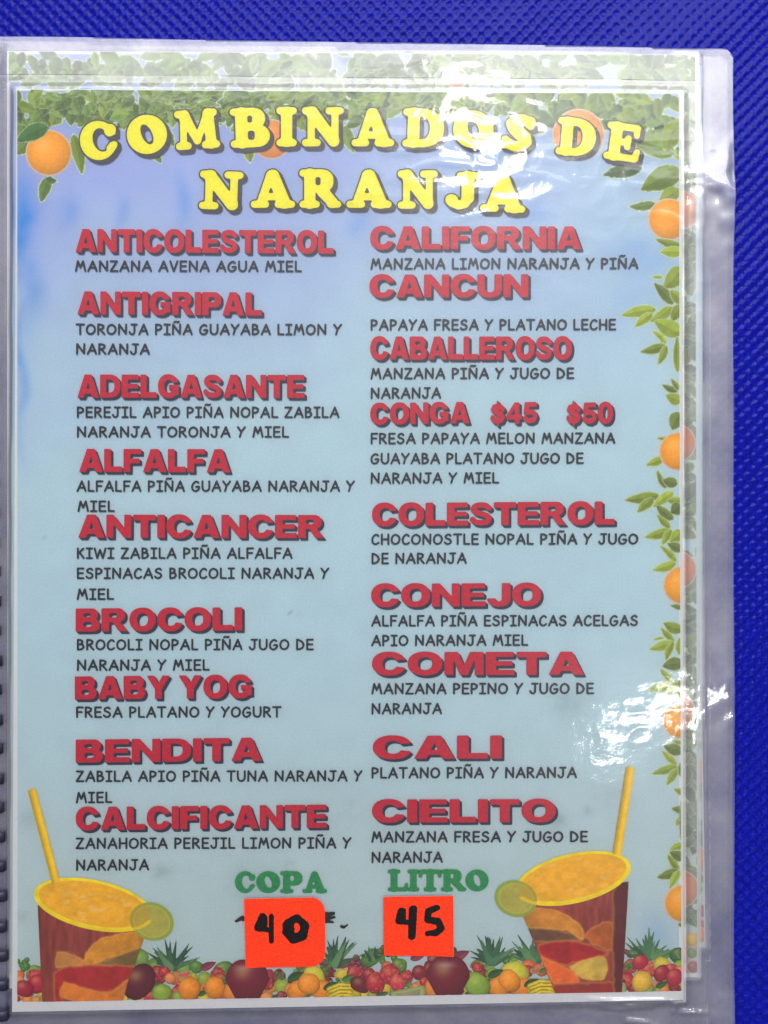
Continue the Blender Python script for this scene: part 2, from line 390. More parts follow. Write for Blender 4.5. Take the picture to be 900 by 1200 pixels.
def g_cooper():
    B = {}; k = 0.05
    def d(ch, w):
        def deco(f): B[ch] = (w, f); return f
        return deco
    def stem(X, Y, x, r=.125, lo=True, hi=True):
        f = [f_cap(X,Y,x,.12,x,.88,r)]
        if lo: f.append(f_cap(X,Y,x-.17,.075,x+.17,.075,.075))
        if hi: f.append(f_cap(X,Y,x-.17,.925,x+.17,.925,.075))
        return SU(k, *f)
    @d('I', .50)
    def _(X,Y): return stem(X,Y,.25)
    @d('C', .98)
    def _(X,Y):
        r = SUB(f_ell(X,Y,.48,.5,.48,.5), f_ell(X,Y,.56,.5,.25,.35,8))
        r = SUB(r, f_poly(X,Y,[(.58,.5),(.80,.62),(1.2,.60),(1.2,.36),(.80,.36)]))
        return SU(.04, r, f_cap(X,Y,.82,.70,.86,.74,.12), f_cap(X,Y,.78,.25,.88,.32,.085,.075))
    @d('O', 1.0)
    def _(X,Y): return SUB(f_ell(X,Y,.5,.5,.5,.5), f_ell(X,Y,.5,.5,.16,.33,18))
    @d('M', 1.22)
    def _(X,Y): return SU(k, f_cap(X,Y,.20,.1,.24,.9,.075), f_cap(X,Y,.28,.86,.60,.22,.125,.09), f_cap(X,Y,.60,.2,.92,.86,.07,.09), f_cap(X,Y,.96,.88,1.0,.12,.13),
                f_cap(X,Y,.07,.075,.33,.075,.075), f_cap(X,Y,.82,.075,1.15,.075,.075), f_cap(X,Y,.08,.925,.30,.925,.075), f_cap(X,Y,.92,.925,1.12,.925,.075))
    @d('B', .90)
    def _(X,Y):
        r = SU(.03, f_cap(X,Y,.25,.1,.25,.9,.13), f_cap(X,Y,.07,.075,.5,.075,.075), f_cap(X,Y,.07,.925,.5,.925,.075), f_box(X,Y,.15,.48,.80,1,.25), f_box(X,Y,.15,0,.90,.55,.27))
        return SUB(r, U_(f_box(X,Y,.37,.61,.53,.84,.07), f_box(X,Y,.37,.15,.58,.44,.09)))
    @d('N', 1.06)
    def _(X,Y): return SU(k, f_cap(X,Y,.22,.1,.22,.9,.075), f_cap(X,Y,.24,.88,.82,.12,.14,.13), f_cap(X,Y,.86,.1,.86,.9,.075),
                f_cap(X,Y,.07,.075,.38,.075,.075), f_cap(X,Y,.07,.925,.28,.925,.075), f_cap(X,Y,.70,.925,1.0,.925,.075))
    @d('A', 1.12)
    def _(X,Y): 
        r = SU(k, f_cap(X,Y,.22,.1,.50,.86,.07,.10), f_cap(X,Y,.56,.86,.86,.12,.14,.14), f_cap(X,Y,.30,.28,.75,.28,.075), f_cap(X,Y,.07,.075,.36,.075,.075), f_cap(X,Y,.70,.075,1.05,.075,.075))
        return r
    @d('D', 1.0)
    def _(X,Y):
        r = SU(.03, f_cap(X,Y,.25,.1,.25,.9,.13), f_cap(X,Y,.07,.075,.5,.075,.075), f_cap(X,Y,.07,.925,.5,.925,.075), np.minimum(f_ell(X,Y,.45,.5,.55,.5,0,2.2), X-.15))
        return SUB(r, U_(np.minimum(f_ell(X,Y,.42,.5,.27,.34,0,2.3), X-.38)))
    @d('S', .82)
    def _(X,Y): return SU(.04, f_line(X,Y,[(.66,.80),(.50,.89),(.32,.86),(.22,.74),(.28,.61),(.46,.51),(.60,.40),(.63,.26),(.52,.14),(.34,.11),(.18,.18)],.115), f_cap(X,Y,.48,.45,.34,.58,.15), f_cap(X,Y,.70,.86,.70,.70,.09,.07), f_cap(X,Y,.10,.14,.10,.30,.08,.07))
    @d('E', .92)
    def _(X,Y): return SU(.04, f_cap(X,Y,.25,.1,.25,.9,.13), f_cap(X,Y,.07,.075,.80,.075,.075), f_cap(X,Y,.07,.925,.78,.925,.075), f_cap(X,Y,.25,.5,.55,.5,.07), f_cap(X,Y,.58,.38,.58,.62,.065), f_cap(X,Y,.82,.09,.86,.28,.08,.055), f_cap(X,Y,.78,.90,.80,.72,.075,.055))
    @d('R', 1.06)
    def _(X,Y):
        r = SU(.03, f_cap(X,Y,.25,.1,.25,.9,.13), f_cap(X,Y,.07,.075,.42,.075,.075), f_cap(X,Y,.07,.925,.5,.925,.075), f_box(X,Y,.15,.42,.86,1,.26), f_cap(X,Y,.60,.42,.86,.12,.14,.12), f_cap(X,Y,.80,.075,1.0,.075,.07))
        return SUB(r, f_box(X,Y,.38,.57,.56,.84,.08))
    @d('J', .80)
    def _(X,Y): return SU(.04, f_cap(X,Y,.54,.30,.54,.9,.13), f_cap(X,Y,.36,.925,.73,.925,.075), f_line(X,Y,[(.54,.32),(.46,.14),(.32,.10),(.18,.16)],.10), f_cap(X,Y,.15,.24,.15,.25,.13))
    @d('P', .92)
    def _(X,Y):
        r = SU(.03, f_cap(X,Y,.25,.1,.25,.9,.13), f_cap(X,Y,.07,.075,.45,.075,.075), f_cap(X,Y,.07,.925,.5,.925,.075), f_box(X,Y,.15,.36,.90,1,.28))
        return SUB(r, f_box(X,Y,.38,.53,.58,.84,.09))
    @d('L', .86)
    def _(X,Y): return SU(.04, f_cap(X,Y,.25,.1,.25,.9,.13), f_cap(X,Y,.07,.075,.74,.075,.075), f_cap(X,Y,.07,.925,.43,.925,.075), f_cap(X,Y,.76,.09,.80,.30,.08,.055))
    @d('T', .96)
    def _(X,Y): return SU(.04, f_cap(X,Y,.48,.1,.48,.9,.13), f_cap(X,Y,.30,.075,.66,.075,.075), f_cap(X,Y,.12,.915,.84,.915,.085), f_cap(X,Y,.09,.90,.07,.70,.08,.055), f_cap(X,Y,.87,.90,.89,.70,.08,.055))
    return B
COOPER = g_cooper()

def g_comic():
    P = {
    'A': (.86, [[(.04,0),(.26,.5),(.46,1),(.64,.5),(.82,0)],[(.20,.34),(.74,.34)]]),
    'B': (.70, [[(.08,0),(.08,1),(.34,.98),(.50,.86),(.48,.68),(.32,.56),(.10,.52)],[(.32,.56),(.56,.46),(.62,.26),(.48,.07),(.24,0),(.08,0)]]),
    'C': (.72, [[(.64,.84),(.50,.97),(.34,.95),(.14,.74),(.06,.44),(.12,.14),(.30,.01),(.50,.03),(.66,.16)]]),
    'D': (.78, [[(.08,0),(.08,1),(.32,.94),(.60,.72),(.70,.44),(.58,.16),(.34,.03),(.08,0)]]),
    'E': (.66, [[(.60,1),(.08,1),(.08,0),(.62,0)],[(.08,.52),(.55,.52)]]),
    'F': (.64, [[(.62,1),(.08,1),(.08,0)],[(.08,.52),(.52,.52)]]),
    'G': (.80, [[(.66,.86),(.50,.97),(.32,.92),(.12,.68),(.06,.38),(.14,.12),(.34,.0),(.56,.06),(.70,.24),(.72,.44),(.44,.44)]]),
    'H': (.78, [[(.08,0),(.08,1)],[(.70,0),(.70,1)],[(.08,.5),(.70,.5)]]),
    'I': (.58, [[(.04,1),(.54,1)],[(.29,1),(.29,0)],[(.04,0),(.54,0)]]),
    'J': (.74, [[(.22,1),(.72,1)],[(.50,1),(.50,.28),(.42,.06),(.26,0),(.12,.08),(.04,.24)]]),
    'K': (.70, [[(.08,0),(.08,1)],[(.60,.98),(.10,.46)],[(.24,.58),(.64,0)]]),
    'L': (.60, [[(.08,1),(.08,.02),(.56,0)]]),
    'M': (.98, [[(.06,0),(.24,1),(.48,.36),(.72,1),(.92,0)]]),
    'N': (.86, [[(.08,0),(.10,1),(.74,.04),(.76,1)]]),
    'O': (.88, [[(.44,.98),(.18,.84),(.06,.50),(.14,.16),(.40,.02),(.68,.14),(.82,.48),(.72,.82),(.44,.98)]]),
    'P': (.66, [[(.08,0),(.08,1),(.36,.98),(.58,.84),(.56,.60),(.36,.46),(.10,.44)]]),
    'R': (.72, [[(.08,0),(.08,1),(.36,.98),(.58,.86),(.54,.64),(.34,.52),(.10,.48)],[(.26,.50),(.66,0)]]),
    'S': (.72, [[(.60,.86),(.48,.98),(.28,.96),(.12,.80),(.18,.62),(.42,.52),(.60,.38),(.60,.16),(.40,.02),(.18,.04),(.05,.18)]]),
    'T': (.76, [[(.03,1),(.73,1)],[(.38,1),(.38,0)]]),
    'U': (.80, [[(.08,1),(.08,.34),(.20,.08),(.40,.0),(.60,.08),(.72,.34),(.72,1)]]),
    'V': (.74, [[(.04,1),(.36,0),(.70,1)]]),
    'W': (1.1, [[(.04,1),(.28,0),(.54,.86),(.80,0),(1.06,1)]]),
    'Y': (.74, [[(.04,1),(.36,.52)],[(.70,1),(.36,.52),(.22,0)]]),
    'Z': (.72, [[(.06,1),(.64,1),(.04,0),(.68,0)]]),
    }
    P['Ñ'] = (P['N'][0], P['N'][1] + [[(.20,1.24),(.34,1.32),(.50,1.24),(.64,1.30)]])
    return P
COMIC = g_comic()

_cache = {}
def glyph(font, ch):
    k = (font, ch)
    if k in _cache: return _cache[k]
    if font == 'comic':
        wd, strokes = COMIC[ch]; h = 1 / 22; pad = .14
        X, Y = np.meshgrid(np.arange(-pad - h * .43, wd + pad + h, h), np.arange(-pad - h * .31, 1.42, h))
        F = np.full(X.shape, -1e9)
        for s_ in strokes: F = np.maximum(F, f_line(X, Y, smooth_pts(s_) if ch in 'COGSUJ' and len(s_) > 4 else s_, .095))
        V, f = field_mesh(F, X[0, 0], Y[0, 0], h)
    elif font == 'black':
        wd, fn = BLACK[ch]; h = 1 / 30; pad = .12
        X, Y = np.meshgrid(np.arange(-pad - h * .4317, wd + pad + h, h), np.arange(-pad - h * .3713, 1.14, h))
        V, f = field_mesh(fn(X, Y), X[0, 0], Y[0, 0], h)
    else:   # cooper, with optional outset 'cooper+0.04'
        off = float(font.split('+')[1]) if '+' in font else 0
        wd, fn = COOPER[ch]; h = 1 / 42; pad = .12
        X, Y = np.meshgrid(np.arange(-pad - h * .4317, wd + pad + h, h), np.arange(-pad - h * .3713, 1.14, h))
        V, f = field_mesh(fn(X, Y) + off, X[0, 0], Y[0, 0], h)
    _cache[k] = (wd, V, f)
    return _cache[k]

rj = random.Random(4)
def set_line(font, text, x0, x1, yb0, yb1, capH, gap, space, dx=0, dy=0):
    """lay out a line of glyphs from x0 to x1, baseline yb0 -> yb1 (layout units, y down)"""
    adv = 0; items = []
    for ch in text:
        if ch == ' ': adv += space; continue
        wd, V, f = glyph(font, ch)
        items.append((adv, V, f)); adv += wd + gap
    tot = adv - gap; sx = (x1 - x0) / tot
    Vs = []; Fs = []; off = 0
    for a, V, f in items:
        x = x0 + (V[:, 0] + a) * sx
        y = yb0 + (yb1 - yb0) * (x - x0) / (x1 - x0) - V[:, 1] * capH
        Vs.append(np.column_stack([x + dx, y + dy]))
        Fs += [tuple(i + off for i in q)[::-1] for q in f]; off += len(V)
    return np.vstack(Vs), Fs

# ------------------------------------------------------------------ sheets
MM = 0.001
Z_P3, Z_P2, Z_P1 = 0.5 * MM, 1.1 * MM, 1.9 * MM
INK = 0.004 * MM

def grid_col(x0, x1, y0, y1, h, colfn, Ffn=None):
    X, Y = np.meshgrid(np.arange(x0, x1 + h * .5, h), np.arange(y0, y1 + h * .5, h))
    F = np.ones(X.shape) if Ffn is None else Ffn(X, Y)
    V, f = field_mesh(F, x0, y0, h, merge=False)
    return V, f, colfn(V[:, 0], V[:, 1])

def sheet_colour(x, y, sat=1.0):
    ny = (y - 100) / 1080.0; nx = (x - 18) / 780.0
    n = fbm(x, y, 160, 21, 3)[:, None]
    top = lin((158, 172, 222)); topr = lin((166, 188, 220)); mid = lin((185, 211, 220)); bot = lin((190, 207, 208))
    t = sstep(0.02, 0.42, ny + 0.18 * (n[:, 0] - 0.5) + 0.10 * (nx - .5))[:, None]
    a = top[None] * (1 - sstep(.3, .9, nx))[:, None] + topr[None] * sstep(.3, .9, nx)[:, None]
    c = a * (1 - t) + mid[None] * t
    t2 = sstep(0.55, 1.0, ny)[:, None]; c = c * (1 - t2) + bot[None] * t2
    blue = lin((66, 146, 220))
    m = np.zeros(len(x))
    for cx, cy, sx, sy, a_ in [(24, 265, 16, 60, .95), (34, 330, 15, 60, .45), (24, 420, 7, 90, .55), (212, 235, 8, 28, .5), (140, 250, 8, 20, .35), (78, 248, 12, 22, .35), (418, 262, 12, 14, .4),
                              (85, 135, 20, 15, .3), (620, 250, 20, 16, .3), (755, 300, 40, 26, .30), (765, 1095, 22, 30, .25), (740, 350, 30, 30, .15)]:
        m = np.maximum(m, a_ * gauss(x, y, cx + 5 * np.sin(y / 17), cy, sx, sy))
    m *= 0.7 + 0.6 * fbm(x, y, 14, 31, 3)
    m = np.clip(m, 0, 1)[:, None]
    c = c * (1 - m) + blue[None] * m
    # grime rubbed into the page
    g = np.zeros(len(x))
    for cx, cy, s_, a_ in [(190, 1022, 10, .22), (340, 1012, 6, .15), (655, 962, 10, .25), (690, 950, 8, .15), (665, 825, 22, .16), (35, 960, 14, .12), (25, 1075, 8, .16), (265, 1040, 5, .1), (350, 720, 4, .08), (300, 1035, 40, .07), (560, 780, 30, .06), (400, 950, 50, .05), (120, 600, 3, .15), (51, 631, 1.5, .5), (340, 718, 2, .3), (505, 520, 60, .04), (715, 930, 26, .07)]:
        g = np.maximum(g, a_ * gauss(x, y, cx, cy, s_, s_ * .8) * (0.5 + vnoise(x, y, 6, 8)))
    c = c * (1 - np.clip(g, 0, 1))[:, None] * (0.965 + 0.07 * fbm(x, y, 26, 77, 4))[:, None]
    return c

def slab(name, pts, z, t, mat, parent, label=None):
    V = [(wx(x), wy(y), z) for x, y in pts] + [(wx(x), wy(y), z - t) for x, y in pts]
    n = len(pts); F = [tuple(range(n))[::-1], tuple(range(n, 2 * n))] + [(i, (i + 1) % n, (i + 1) % n + n, i + n) for i in range(n)]
    return mk(name, V, F, mat, parent, label)

# ---- leaves and oranges of the printed border
GREENS = [(124, 148, 42), (142, 162, 52), (104, 130, 48), (156, 172, 66), (90, 118, 50), (162, 180, 82)]
DARKG = [(92, 120, 54), (106, 134, 54), (118, 148, 60), (78, 104, 52), (130, 156, 70)]
HALO = (208, 222, 190)
def leaves_part(name, leaves, parent, z, box, clip=None, h=1.0, halo=2.0, halo_col=HALO, label=None, pal=GREENS, jag=0.9, seed=1, rimw=.45):
    x0, x1, y0, y1 = box
    X, Y = np.meshgrid(np.arange(x0, x1 + h, h), np.arange(y0, y1 + h, h))
    Fu = np.full(X.shape, -1e9); Cc = np.zeros(X.shape + (3,)); Cc[:] = lin(halo_col)
    r = random.Random(seed)
    hn = (vnoise(X, Y, 3.5, seed + 50) - .5) * jag
    for (tip, base, wd) in leaves:
        col = lin(pal[r.randrange(len(pal))]) * r.uniform(.85, 1.15)
        xa, xb = sorted((tip[0], base[0])); ya, yb = sorted((tip[1], base[1])); p = wd + 4
        i0 = max(0, int((xa - p - x0) / h)); i1 = min(X.shape[1], int((xb + p - x0) / h) + 2)
        j0 = max(0, int((ya - p - y0) / h)); j1 = min(X.shape[0], int((yb + p - y0) / h) + 2)
        if i1 <= i0 or j1 <= j0: continue
        S = (slice(j0, j1), slice(i0, i1))
        F, s, t = f_leaf(X[S], Y[S], tip, base, wd, r.uniform(-.06, .06))
        F = F + hn[S]
        # pale rim round each leaf separates it from the ones behind
        rim = (F > -1.0) & (F <= 0.2)
        Cc[S][rim] = lin(halo_col) * rimw + col * (1 - rimw)
        inside = F > 0.2
        shade = (0.80 + 0.30 * (t > 0) + 0.25 * (vnoise(X[S], Y[S], 5, 3) - .5) - 0.16 * (np.abs(t) < .6))[..., None]
        Cc[S][inside] = np.clip(col[None, None] * shade, 0, 1)[inside]
        Fu[S] = np.maximum(Fu[S], F)
    Fm = Fu + halo
    if clip is not None: Fm = np.minimum(Fm, clip(X, Y))
    V, f = field_mesh(Fm, x0, y0, h, merge=False)
    i = np.clip(np.round((V[:, 0] - x0) / h).astype(int), 0, X.shape[1] - 1); j = np.clip(np.round((V[:, 1] - y0) / h).astype(int), 0, X.shape[0] - 1)
    return flat(name, V, f, z, M_print, parent, label, Cc[j, i])

def paint_part(name, F, Cc, x0, y0, h, z, parent, label=None):
    V, f = field_mesh(F, x0, y0, h, merge=False)
    if len(f) == 0: return None
    i = np.clip(np.round((V[:, 0] - x0) / h).astype(int), 0, F.shape[1] - 1); j = np.clip(np.round((V[:, 1] - y0) / h).astype(int), 0, F.shape[0] - 1)
    return flat(name, V, f, z, M_print, parent, label, Cc[j, i])
def G(x0, x1, y0, y1, h=1.0):
    return np.meshgrid(np.arange(x0, x1 + h * .5, h), np.arange(y0, y1 + h * .5, h))
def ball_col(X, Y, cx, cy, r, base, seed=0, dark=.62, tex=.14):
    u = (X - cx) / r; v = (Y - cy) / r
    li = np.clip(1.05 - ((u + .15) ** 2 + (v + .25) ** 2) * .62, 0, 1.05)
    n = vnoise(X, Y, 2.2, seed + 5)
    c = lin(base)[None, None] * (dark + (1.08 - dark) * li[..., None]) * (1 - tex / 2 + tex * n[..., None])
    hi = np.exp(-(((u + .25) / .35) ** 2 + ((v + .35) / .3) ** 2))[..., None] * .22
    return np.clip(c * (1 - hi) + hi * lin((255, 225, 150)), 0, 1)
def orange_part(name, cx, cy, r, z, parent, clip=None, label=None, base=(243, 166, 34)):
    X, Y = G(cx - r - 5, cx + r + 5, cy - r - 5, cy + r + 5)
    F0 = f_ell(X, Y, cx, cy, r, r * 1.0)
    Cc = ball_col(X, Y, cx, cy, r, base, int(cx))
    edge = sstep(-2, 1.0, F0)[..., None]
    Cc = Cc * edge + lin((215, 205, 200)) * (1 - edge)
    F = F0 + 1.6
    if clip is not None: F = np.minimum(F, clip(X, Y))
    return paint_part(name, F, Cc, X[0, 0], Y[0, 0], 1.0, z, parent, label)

# paper outlines (layout units)
P1 = [(19, 104), (798.5, 109), (801.5, 1172), (14, 1186)]
def clip1(X, Y): return f_poly(X, Y, [(20, 104.6), (795.5, 109.6), (798.5, 1161), (20.5, 1174)])

# ------------------------------------------------------------------ plastic sleeves
def sleeve(parent, outline, paper, z_in, z_out, h, wrinkle, cloud_in, cloud_out, name='plastic_sleeve', label=None, r=14, crease=True):
    xs = [p[0] for p in outline]; ys = [p[1] for p in outline]
    X, Y = G(min(xs) - 4, max(xs) + 4, min(ys) - 4, max(ys) + 4, h)
    n = 1.6 * (vnoise(X, Y, 90, 71) - .5)
    F = f_poly(X, Y, outline) + n
    # rounded corners
    cx = [p for p in outline]
    for (px, py) in cx:
        sx = 1 if px < 400 else -1; sy = 1 if py < 600 else -1
        if px < -10 or py > 1210: continue
        ccx, ccy = px + sx * r, py + sy * r
        m = (sx * (X - ccx) < 0) & (sy * (Y - ccy) < 0)
        F = np.where(m, np.minimum(F, r - np.hypot(X - ccx, Y - ccy)), F)
    V, f = field_mesh(F, X[0, 0], Y[0, 0], h, merge=False)
    x, y = V[:, 0], V[:, 1]
    dp = f_poly(x, y, paper)                      # + inside the paper
    ramp = sstep(-9, -1.0, dp + 1.2 * (vnoise(x, y, 40, 5) - .5))
    z = z_out + (z_in - z_out) * ramp
    # air channel running round the sheet
    z = z + wrinkle * 0.16 * MM * np.exp(-((dp + 5) / 2.6) ** 2) * (0.3 + vnoise(x, y, 45, 61))
    z = z + wrinkle * wr_field(x, y, dp)
    # the pouch edges curl and buckle a little off the table
    crum = .55 + .9 * vnoise(x + 14 * (vnoise(x, y, 25, 301) - .5), y, 15, 302)
    z = z + MM * crum * (1.9 * sstep(795, 866, x) * np.exp(-((y - 222) / 52) ** 2) + .5 * sstep(800, 866, x) * np.exp(-((y - 815) / 38) ** 2) + .35 * sstep(800, 866, x) * sstep(1120, 1200, y))
    z = z + MM * crum * .28 * sstep(98, 48, y) * np.exp(-((x - 490) / 120) ** 2)
    cl = cloud_out + (cloud_in - cloud_out) * sstep(-6, -2, dp)
    cl = cl + (0.06 + .42 * sstep(784, 796, x)) * np.exp(-((dp + 0.6) / 1.3) ** 2) * (cloud_out > .05)
    col = np.column_stack([cl, cl, cl])
    V3 = np.column_stack([wx(x), wy(y), z])
    # skirt: the cut edge of the pouch
    cnt = {}
    for q in f:
        for a, b in zip(q, q[1:] + q[:1]):
            k = (a, b) if a < b else (b, a); cnt[k] = cnt.get(k, 0) + 1
    be = [k for k, c in cnt.items() if c == 1]
    vs = sorted({i for k in be for i in k}); mp = {v: len(V3) + i for i, v in enumerate(vs)}
    low = V3[vs].copy(); low[:, 2] -= 0.25 * MM
    V3 = np.vstack([V3, low]); col = np.vstack([col, col[vs] * 0 + .75])
    f = [q[::-1] for q in f] + [(a, b, mp[b], mp[a]) for a, b in be]
    return mk(name, V3, f, M_film, parent, label, col, smooth=True)

CREASES = [
 ([(690, 1168), (720, 1171), (778, 1170)], .42, 2.4), ([(694, 1180), (725, 1183), (765, 1180), (776, 1174)], .42, 2.2), ([(786, 1172), (794, 1178), (790, 1186)], .5, 2.4),
 ([(800, 1187), (830, 1187), (838, 1192), (832, 1201)], .45, 2.6), ([(735, 1197), (760, 1199), (775, 1206)], .4, 2.4), ([(600, 1182), (650, 1186)], .2, 2.2),
 ([(12, 108), (40, 102), (120, 96), (200, 99), (280, 104), (340, 101), (420, 107)], .16, 1.7), ([(420, 99), (520, 102), (640, 104), (795, 108)], .20, 1.8),
 ([(60, 93), (140, 92), (260, 96), (400, 95), (520, 97)], .12, 1.6), ([(470, 72), (520, 70), (560, 71)], .15, 1.6), ([(120, 74), (300, 71), (480, 75)], .08, 1.6),
 ([(798, 150), (806, 190), (812, 230), (808, 280)], .22, 2.2), ([(818, 214), (840, 222), (860, 234)], .25, 2.2), ([(802, 268), (810, 274), (804, 290)], .3, 2.0), ([(862, 190), (840, 208), (800, 216)], .2, 2.0),
 ([(800, 785), (812, 790), (822, 803)], .26, 2.4), ([(832, 780), (846, 800), (862, 830)], .3, 3.0), ([(826, 800), (850, 822), (862, 838)], .24, 2.2), ([(612, 200), (640, 205), (680, 222), (690, 219)], .10, 1.8),
 ([(30, 240), (60, 232), (75, 226)], .10, 2.0)]
def wr_field(x, y, dp):
    # shallow ripples over the sheet, sharper creases where the pouch is bare or buckled
    mask = 0.06 + .6 * gauss(x, y, 785, 262, 18, 26) + .25 * gauss(x, y, 700, 300, 60, 50) + 1.0 * gauss(x, y, 550, 175, 95, 60) + .8 * gauss(x, y, 520, 80, 110, 22) + .5 * gauss(x, y, 720, 850, 50, 25) + .6 * gauss(x, y, 745, 215, 60, 45) \
         + .8 * gauss(x, y, 835, 235, 30, 130) + .8 * gauss(x, y, 835, 830, 30, 60) + 1.0 * gauss(x, y, 745, 1190, 90, 22) + .35 * gauss(x, y, 70, 235, 30, 20) + .3 * gauss(x, y, 8, 885, 10, 10) + .3 * gauss(x, y, 420, 235, 40, 25) + .25 * gauss(x, y, 285, 815, 25, 12)
    mask = np.clip(mask, 0, 1.1)
    wxn = x + 26 * (vnoise(x, y, 60, 201) - .5); wyn = y + 26 * (vnoise(x, y, 60, 202) - .5)
    rid = 1 - np.abs(2 * vnoise(wxn, wyn * 1.5, 30, 203) - 1)
    rid2 = 1 - np.abs(2 * vnoise(wxn * 1.2, wyn, 13, 204) - 1)
    z = 0.15 * rid ** 2 + 0.028 * rid2 ** 2 + 0.10 * vnoise(wxn * .8, wyn * 1.3, 30, 205) + .010 * vnoise(x, y, 8, 207)
    z = z + sstep(800, 815, x) * (.10 * (1 - np.abs(2 * vnoise(wxn * 1.6, wyn * .7, 26, 208) - 1)) ** 2) + sstep(100, 70, y) * .10 * (1 - np.abs(2 * vnoise(wxn * .35, wyn * 1.8, 22, 209) - 1)) ** 2
    for pts, amp, sg in CREASES:
        z = z + amp * np.exp(-((np.maximum(0, -f_line(x, y, pts, 0))) / sg) ** 2)
    long = 0.7 * (fbm(x, y, 210, 206, 2) - .5)
    return (z * mask + long * .28) * MM

# ------------------------------------------------------------------ lower pages
def band_leaves(rnd, xa, xb, yfun0, yfun1, n, size=(14, 30)):
    L = []
    for k in range(n):
        x = rnd.uniform(xa, xb); y = rnd.uniform(yfun0(x), yfun1(x))
        a = rnd.uniform(0.15, math.pi - .15); l = rnd.uniform(*size)
        L.append(((x + l * math.cos(a), y + l * math.sin(a) * .8), (x, y), l * rnd.uniform(.32, .55)))
    return L
LOW = 'menu pages in clear pouches stacked in the booklet'
def lower_page(name, label, pts, z, outline, oranges, seed, pal=None):
    root = empty(name, 0, 0)
    tag(root, label, 'menu page', LOW)
    slab('paper_sheet', pts, z, .12 * MM, M_white, root)
    xa, ya = pts[0]; xb, yb = pts[2]
    ins = [(xa + 2, ya + .6), (pts[1][0] - 2, pts[1][1] + .6), (xb - 2, yb - 5), (xa + 2, yb - 5)]
    cl = lambda X, Y: f_poly(X, Y, ins)
    V, f, c = grid_col(xa + 3, xb - 3, ya + 4, yb - 5, 9, lambda x, y: sheet_colour(x, y + 40))
    flat('printed_background', V, f, z + INK, M_print, root, None, c)
    r = random.Random(seed)
    L = band_leaves(r, xa, xb, lambda x: ya, lambda x: ya + 34, 330, (16, 34))
    leaves_part('leaf_border_print', L, root, z + 2 * INK, (xa, xb + 2, ya, ya + 60), cl, h=1.5, pal=DARKG, seed=seed, rimw=.25)
    L = band_leaves(r, xb - 34, xb, lambda x: ya + 30, lambda x: yb - 60, 420, (16, 32))
    leaves_part('leaf_border_print', L, root, z + 3 * INK, (xb - 44, xb, ya + 40, yb), cl, h=1.25, pal=[(92, 116, 66), (108, 130, 74), (74, 100, 62), (122, 142, 84)], seed=seed + 1, rimw=.3)
    for (ox, oy, orr) in oranges: orange_part('printed_orange', ox, oy, orr, z + 4 * INK, root, cl, base=(226, 136, 56))
    for k in range(16):
        ox = xb - 30 + r.uniform(-4, 28); oy = yb - r.uniform(8, 46)
        orange_part('printed_fruit', ox, oy, r.uniform(6, 9), z + (5 + k) * INK, root, cl, base=r.choice([(200, 50, 60), (235, 140, 60), (120, 150, 60), (225, 190, 60), (170, 40, 60)]))
    return root
p3 = lower_page('menu_page', 'bottom page of the stack, its thin white paper edge showing furthest right', [(12, 70), (813, 76), (829, 1113), (12, 1120)], Z_P3, None, [(812, 905, 16), (816, 1010, 16)], 11)
sleeve(p3, [(-24, 44), (857, 60), (859, 1232), (-24, 1232)], [(12, 70), (813, 76), (829, 1113), (12, 1120)], Z_P3 + .12 * MM, 0.35 * MM, 6, .12, .05, .08)
p2 = lower_page('menu_page', 'middle page of the stack peeking out above and right of the front page', [(7, 58), (818, 62), (820, 1147), (7, 1160)], Z_P2, None,
                [(794, 519, 21), (795, 668, 21), (793, 836, 22), (798, 1043, 21), (535, 90, 11), (800, 245, 21)], 12)
sleeve(p2, [(-24, 40), (861, 55), (862, 1232), (-24, 1232)], [(7, 58), (818, 62), (820, 1147), (7, 1160)], Z_P2 + .12 * MM, 0.95 * MM, 3, .55, .14, .16)

# ------------------------------------------------------------------ the front page
front = empty('menu_page', 0, 0)
tag(front, 'front laminated menu page with yellow title, red drink names and printed fruit border', 'menu page', LOW)
slab('paper_sheet', P1, Z_P1, .15 * MM, M_white, front)
V, f, c = grid_col(20, 798, 106, 1174, 4, sheet_colour, clip1)
flat('printed_background', V, f, Z_P1 + INK, M_print, front, 'pale blue sky print with darker blue streaks at the left', c)

zi = Z_P1 + 2 * INK
def nxt(k=1):
    global zi
    zi += k * INK * .5
    return zi
# top foliage, split in the boughs the print shows
r = random.Random(5)
yb_pts = [(18, 172), (60, 146), (100, 145), (150, 150), (200, 150), (250, 142), (300, 160), (350, 150), (400, 150), (450, 140), (500, 132), (560, 132), (600, 136), (640, 160), (700, 140), (750, 165), (800, 205)]
ybf = lambda x: float(np.interp(x, [p[0] for p in yb_pts], [p[1] for p in yb_pts]))
def top_band(xa, xb, n, seed):
    rr = random.Random(seed); L = []
    for k in range(n):
        x = rr.uniform(xa, xb); lim = ybf(x); y = rr.uniform(96, lim - 12)
        a = rr.uniform(.1, math.pi - .1); l = rr.uniform(14, 30)
        ty = min(y + l * math.sin(a) * .8, lim + rr.uniform(-4, 5))
        L.append(((x + l * math.cos(a), ty), (x, y), l * rr.uniform(.36, .6)))
    L.sort(key=lambda q: q[1][1] * -1)
    return L
spec = [((18, 168), (57, 146), 20), ((18, 181), (38, 160), 15), ((48, 236), (57, 208), 12), ((66, 212), (54, 210), 7), ((96, 203), (86, 158), 13), ((188, 190), (176, 165), 12),
        ((203, 170), (190, 150), 10), ((293, 190), (290, 165), 12), ((414, 178), (404, 148), 13), ((406, 150), (424, 135), 12)]
